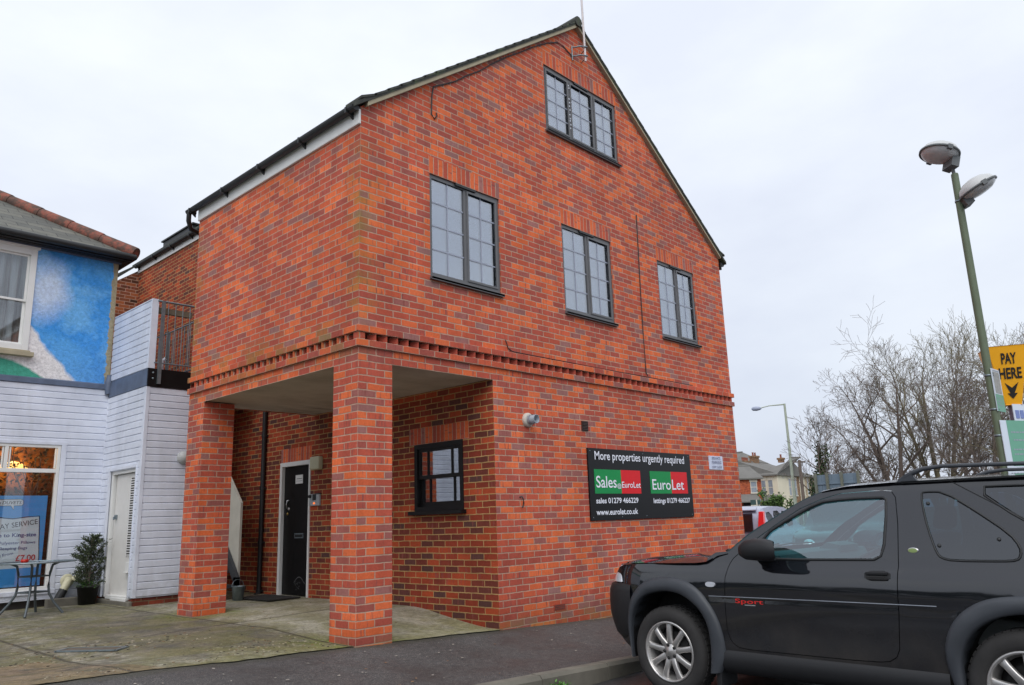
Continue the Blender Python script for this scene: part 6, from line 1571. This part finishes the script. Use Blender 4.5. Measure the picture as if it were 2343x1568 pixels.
# for-sale board in front of the red brick house
p = PT(26.4, 74)
t = wthing('estate_agent_board', 'small dark and white sale board in front of the red brick house', 'sign', (p.x, p.y, GZ))
dd_ = Vector((math.sin(R(26.4)), -math.cos(R(26.4)), 0)); nn2 = Vector((-math.cos(R(26.4)), -math.sin(R(26.4)), 0))
mb = MB(); mb.obox(p+Vector((0, 0, .8)), dd_*.05, nn2*.05, (0, 0, 1.26)); wb(mb, 'post', M_WNL, t)
mb = MB(); mb.obox(p+dd_*-.1+Vector((0, 0, 1.85)), dd_*.42, nn2*.03, (0, 0, .22)); wb(mb, 'upper_panel', plain('board_green', S(50, 74, 74), .6), t)
mb = MB(); mb.obox(p+dd_*-.1+Vector((0, 0, 1.46)), dd_*.42, nn2*.03, (0, 0, .16)); wb(mb, 'lower_panel', M_WNL, t)
# far street lamp and telegraph pole
p = PT(23.9, 50.1); arm = Vector((-.41, .91, 0))
t = wthing('street_lamp', 'pale street lamp with a long arm reaching left over the road', 'street lamp', (p.x, p.y, GZ))
mb = MB(); mb.tube([p+Vector((0,0,GZ)), p+Vector((0,0,1.5)), p+Vector((0,0,7.42))], [.12, .10, .065], 10); mb.tube([p+Vector((0,0,7.38)), p+arm*.9+Vector((0,0,7.36)), p+arm*1.45+Vector((0,0,7.26))], [.045, .03, .03], 8); wb(mb, 'pole', plain('pale_column', S(168, 176, 160), .6), t)
mb = MB(); a0 = p+arm*1.35+Vector((0,0,7.24))
mb.tube([a0, a0+arm*.1, a0+arm*.3, a0+arm*.52, a0+arm*.6], [.03, .10, .14, .12, .04], 10); wb(mb, 'lamp_head', plain('lamp_head_grey', S(156, 164, 184), .5), t)
p = PT(23.35, 66)
t = wthing('telegraph_pole', 'dark wooden telegraph pole standing in front of the brown terrace', 'pole', (p.x, p.y, GZ))
mb = MB(); mb.tube([p+Vector((0,0,GZ)), p+Vector((0,0,4.9))], [.16, .12], 8); wb(mb, 'shaft', M_BARK, t); mb = MB(); mb.obox(p+Vector((0,0,4.75)), (.2, -.4, 0), (.03, .02, 0), (0, 0, .05)); wb(mb, 'crossarm', M_BARK, t)
# blue-grey hoarding
t = wthing('hoarding', 'blue-grey boarded hoarding with posts below the bare trees', 'fence', (31, 7, GZ))
a_ = PT(22.4, 38.5); b_ = PT(19.75, 37.6); d_ = (b_-a_); n_ = Vector((-d_.y, d_.x, 0)).normalized()
mb = MB(); 
for i in range(8):
    c = a_+d_*((i+.5)/8); mb.obox(c+n_*(.01*(i % 2))+Vector((0,0,1.07)), d_/16.3, n_*.02, (0, 0, 1.53))
for z in (1.2, 2.2): mb.obox((a_+b_)/2-n_*.04+Vector((0,0,z)), d_/2, n_*.02, (0, 0, .03))
wb(mb, 'boards', plain('hoarding_blue', S(112, 128, 142), .8, vscale=.8, var=.10), t)
for u in (.0, .28, .62, 1.0):
    mb = MB(); mb.obox(a_+d_*u-n_*.08+Vector((0,0,1.1)), d_.normalized()*.05, n_*.05, (0, 0, 1.58)); wb(mb, 'post', plain('hoarding_post', S(110, 112, 100), .8), t)

# ------------------------------------------------------------------ vegetation
def limb(mb, rnd, p, d, L_, r_, lev, maxlev, up, spread, seg=.5, n=3):
    pts = [p.copy()]; rad = [r_]; k_ = max(2, int(L_/seg)); st_ = L_/k_; kids = []
    for i in range(k_):
        d = (d+Vector((rnd.gauss(0, .10), rnd.gauss(0, .10), rnd.gauss(0, .07)+up*.07))).normalized()
        p = p+d*st_; pts.append(p.copy()); f = (i+1)/k_; rad.append(max(.0085, r_*(1-.62*f))); kids.append((p.copy(), d.copy(), f, rad[-1]))
    mb.tube(pts, rad, n if r_ < .05 else 6, 0, False, False)
    if lev >= maxlev: return
    nk = {0: 6, 1: 6, 2: 5, 3: 3, 4: 2}.get(lev, 2)
    for j in range(nk):
        f = .25+.75*(j+rnd.random())/nk; q = kids[min(k_-1, int(f*k_))]
        ax_ = Vector((rnd.gauss(0, 1), rnd.gauss(0, 1), rnd.gauss(0, .5))); s_ = q[1].cross(ax_)
        if s_.length < .01: continue
        s_.normalize(); ang = spread*rnd.uniform(.6, 1.3)
        nd = (q[1]*math.cos(ang)+s_*math.sin(ang)); nd.z += .12*up; nd.normalize()
        limb(mb, rnd, q[0], nd, L_*rnd.uniform(.42, .68), q[3]*rnd.uniform(.55, .8), lev+1, maxlev, up, spread, max(.18, seg*.72), n)
def bare_tree(label, yawd, dist, H_, r_, seed, stems, maxlev=4, spread=.55, up=1.0, m=None, group='bare trees beyond the car park'):
    rnd = random.Random(seed); p = PT(yawd, dist, GZ)
    t = wthing('bare_tree', label, 'tree', (p.x, p.y, GZ), group); m = m or M_BARK
    tr = MB(); cr_ = MB()
    side = Vector((math.sin(R(yawd)), -math.cos(R(yawd)), 0)); fwd = Vector((math.cos(R(yawd)), math.sin(R(yawd)), 0))
    for lean, fl, hh, rr_ in stems:
        d = (Vector((0, 0, 1))+side*lean+fwd*fl).normalized(); q = p.copy(); pts = [q.copy()]; rad = [r_*rr_]
        k_ = 9; L_ = H_*hh; nodes = []
        for i in range(k_):
            d = (d+Vector((rnd.gauss(0, .035), rnd.gauss(0, .035), .02))).normalized(); q = q+d*L_/k_; pts.append(q.copy()); rad.append(r_*rr_*(1-.80*(i+1)/k_)); nodes.append((q.copy(), d.copy(), rad[-1]))
        tr.tube(pts, rad, 8, 0, False)
        for i in range(4, k_*2, 1 if len(stems) < 3 else 2):
            nd_ = nodes[min(k_-1, i//2)]; a_ = rnd.uniform(0, 2*PI); ang = spread*rnd.uniform(.8, 1.5)
            s_ = Vector((math.cos(a_), math.sin(a_), 0)); dv_ = (nd_[1]*math.cos(ang)+s_*math.sin(ang)); dv_.z += .1; dv_.normalize()
            limb(cr_, rnd, nd_[0]-nd_[1]*rnd.uniform(0, L_/k_), dv_, H_*hh*rnd.uniform(.22, .36), nd_[2]*.6+.012, 1, maxlev, up, spread, .45)
        limb(cr_, rnd, nodes[-1][0], nodes[-1][1], H_*.2, nodes[-1][2], 1, maxlev, up, spread, .4)
    wb(tr, 'trunk', m, t); wb(cr_, 'branches', m, t); return t
bare_tree('leaning bare tree with wide drooping branches, leftmost of the big ones', 17.4, 54, 9.2, .24, 31, [(-.16, .05, .86, 1.0), (-.42, .1, .66, .7), (.04, -.1, .95, .8), (-.28, 0, .8, .6)], spread=.75, up=.12)
bare_tree('bare tree with several upright stems rising side by side, tallest of the group', 15.0, 56, 9.3, .22, 32, [(.02, 0, 1.0, 1.0), (.14, .05, .98, .8), (-.14, 0, .95, .85), (.26, -.05, .9, .65), (-.28, .05, .82, .6)], spread=.55, up=.5, m=M_BARKG)
bare_tree('slim dark bare tree just left of the lamp post', 13.6, 52, 7.4, .16, 33, [(-.05, 0, 1.0, 1.0), (.12, 0, .9, .7)], spread=.7, up=.3)
bare_tree('slender bare tree directly behind the lamp post', 12.3, 47, 6.8, .13, 34, [(.02, 0, 1.0, 1.0), (-.15, 0, .85, .7)], spread=.7, up=.3)
bare_tree('bare tree behind the yellow pay sign at the right edge', 10.9, 48, 7.6, .20, 35, [(.03, 0, 1.0, 1.0), (.2, 0, .9, .7)], spread=.7, up=.4, m=M_BARKG)
bare_tree('low bare scrubby tree standing between the ivy trunk and the leaning tree', 20.0, 52, 3.9, .07, 36, [(-.2, 0, 1.0, 1.0), (.25, 0, .9, .9), (0, .1, .95, .8), (.5, 0, .8, .7)], maxlev=4, spread=.6, up=.5)
t = bare_tree('small bare tree with an ivy-covered trunk left of the hoarding', 22.1, 49, 5.2, .10, 37, [(-.08, 0, 1.0, 1.0), (.15, 0, .8, .7)], maxlev=3, spread=.6, up=.5)
M_IVY = plain('ivy_leaf', S(58, 78, 42), .7, vscale=2, var=.4); M_IVY2 = plain('leaf_mid', S(84, 112, 52), .7, vscale=2, var=.3); M_HEDGE = plain('hedge_dark', S(44, 66, 38), .7, vscale=2, var=.4)
def leafmass(name, c, rad, n_, sz, mats, parent=None, seed=1, label=None, cat=None, shape=None):
    rnd = random.Random(seed); mb = MB(); c = Vector(c); cl = [Vector((rnd.gauss(0, .42)*rad[0], rnd.gauss(0, .42)*rad[1], rnd.gauss(0, .42)*rad[2])) for _ in range(26)]
    for i in range(n_):
        b = rnd.choice(cl); p = c+b+Vector((rnd.gauss(0, .16)*rad[0], rnd.gauss(0, .16)*rad[1], rnd.gauss(0, .16)*rad[2]))
        if p.z < GZ: continue
        leaf(mb, p, Vector((rnd.gauss(0, 1), rnd.gauss(0, 1), rnd.gauss(0, 1))), Vector((rnd.gauss(0, 1), rnd.gauss(0, 1), rnd.gauss(0, 1))), sz*rnd.uniform(.7, 1.4), sz*.32, rnd.randrange(len(mats)))
    if parent: return wb(mb, name, mats, parent)
    o = mb.build(name, mats); return tag(o, label, cat)
pi_ = PT(22.1, 49); leafmass('ivy', (pi_.x, pi_.y, 2.3), (.55, .55, 2.3), 2600, .16, [M_IVY], t, 5)
for yw, dd2, zc, rd_, n_, ms, lb, sd in ((25.15, 62, 1.25, (.75, .9, .85), 3200, [M_IVY2, M_IVY2, M_IVY], 'rounded bright green garden bush in front of the cream house', 6), (26.2, 62, .8, (1.2, 1.2, .75), 3200, [M_HEDGE], 'dark green clipped bush left of the bright green bush', 7)):
    p = PT(yw, dd2, GZ); t = wthing('garden_bush', lb, 'bush', (p.x, p.y, GZ))
    leafmass('foliage', (p.x, p.y, zc), rd_, n_, .17, ms, t, sd); mb = MB(); mb.tube([p, p+Vector((0,0,1.2))], [.07, .04], 6); wb(mb, 'trunk', M_BARK, t)

# unseen leaf belt added left of the viewpoint to darken the black car's reflections
rnd = random.Random(77); mb = MB()
for i in range(5200):
    y = rnd.uniform(-26, 34); hmax = 5.2+1.6*noise.noise(Vector((y*.22, 0, 0)))+1.1*noise.noise(Vector((y*.9, 3, 0)))
    p = Vector((-27+rnd.gauss(0, 1.2), y, GZ+hmax*rnd.random()**.7)); leaf(mb, p, Vector((rnd.gauss(0,1), rnd.gauss(0,1), rnd.gauss(0,1))), Vector((rnd.gauss(0,1), rnd.gauss(0,1), rnd.gauss(0,1))), rnd.uniform(.5, 1.1), rnd.uniform(.2, .4))
struct(mb.build('added_reflection_belt', M_HEDGE), 'stuff')

# loose gravel and crumbled concrete on the forecourt
rnd = random.Random(9); gm = MB()
for i in range(420):
    k_ = rnd.random()
    if k_ < .35: x, y = rnd.gauss(-1.62, .5), rnd.gauss(1.85, .25)
    elif k_ < .6: x = rnd.uniform(-1.1, -.1); y = .75+.10*x+rnd.gauss(0, .22)
    elif k_ < .8: x = rnd.uniform(-2.6, 0); y = .16+abs(rnd.gauss(0, .12))
    else: x, y = rnd.uniform(-2.5, 1.6), rnd.uniform(.3, 4.5)
    if y < .12 or (x > -.05 and x < .5 and y < .5): continue
    z = G(x, y)+lump(x, y, .012)*sstep(0, .6, y)+.005; r_ = rnd.uniform(.004, .010)*(1.4 if k_ < .35 else 1)
    c = Vector((x, y, z)); a = rnd.uniform(0, PI)
    gm.obox(c, Vector((math.cos(a), math.sin(a), 0))*r_, Vector((-math.sin(a), math.cos(a), 0))*r_*rnd.uniform(.5, .9), (0, 0, r_*.35), rnd.randrange(3))
o = gm.build('gravel', [plain('grit_light', S(170, 160, 140), .9), plain('grit_dark', S(64, 58, 50), .9), plain('grit_brown', S(128, 106, 80), .9)]); struct(o, 'stuff'); o['label'] = 'loose gravel and crumbled concrete on the mossy forecourt'
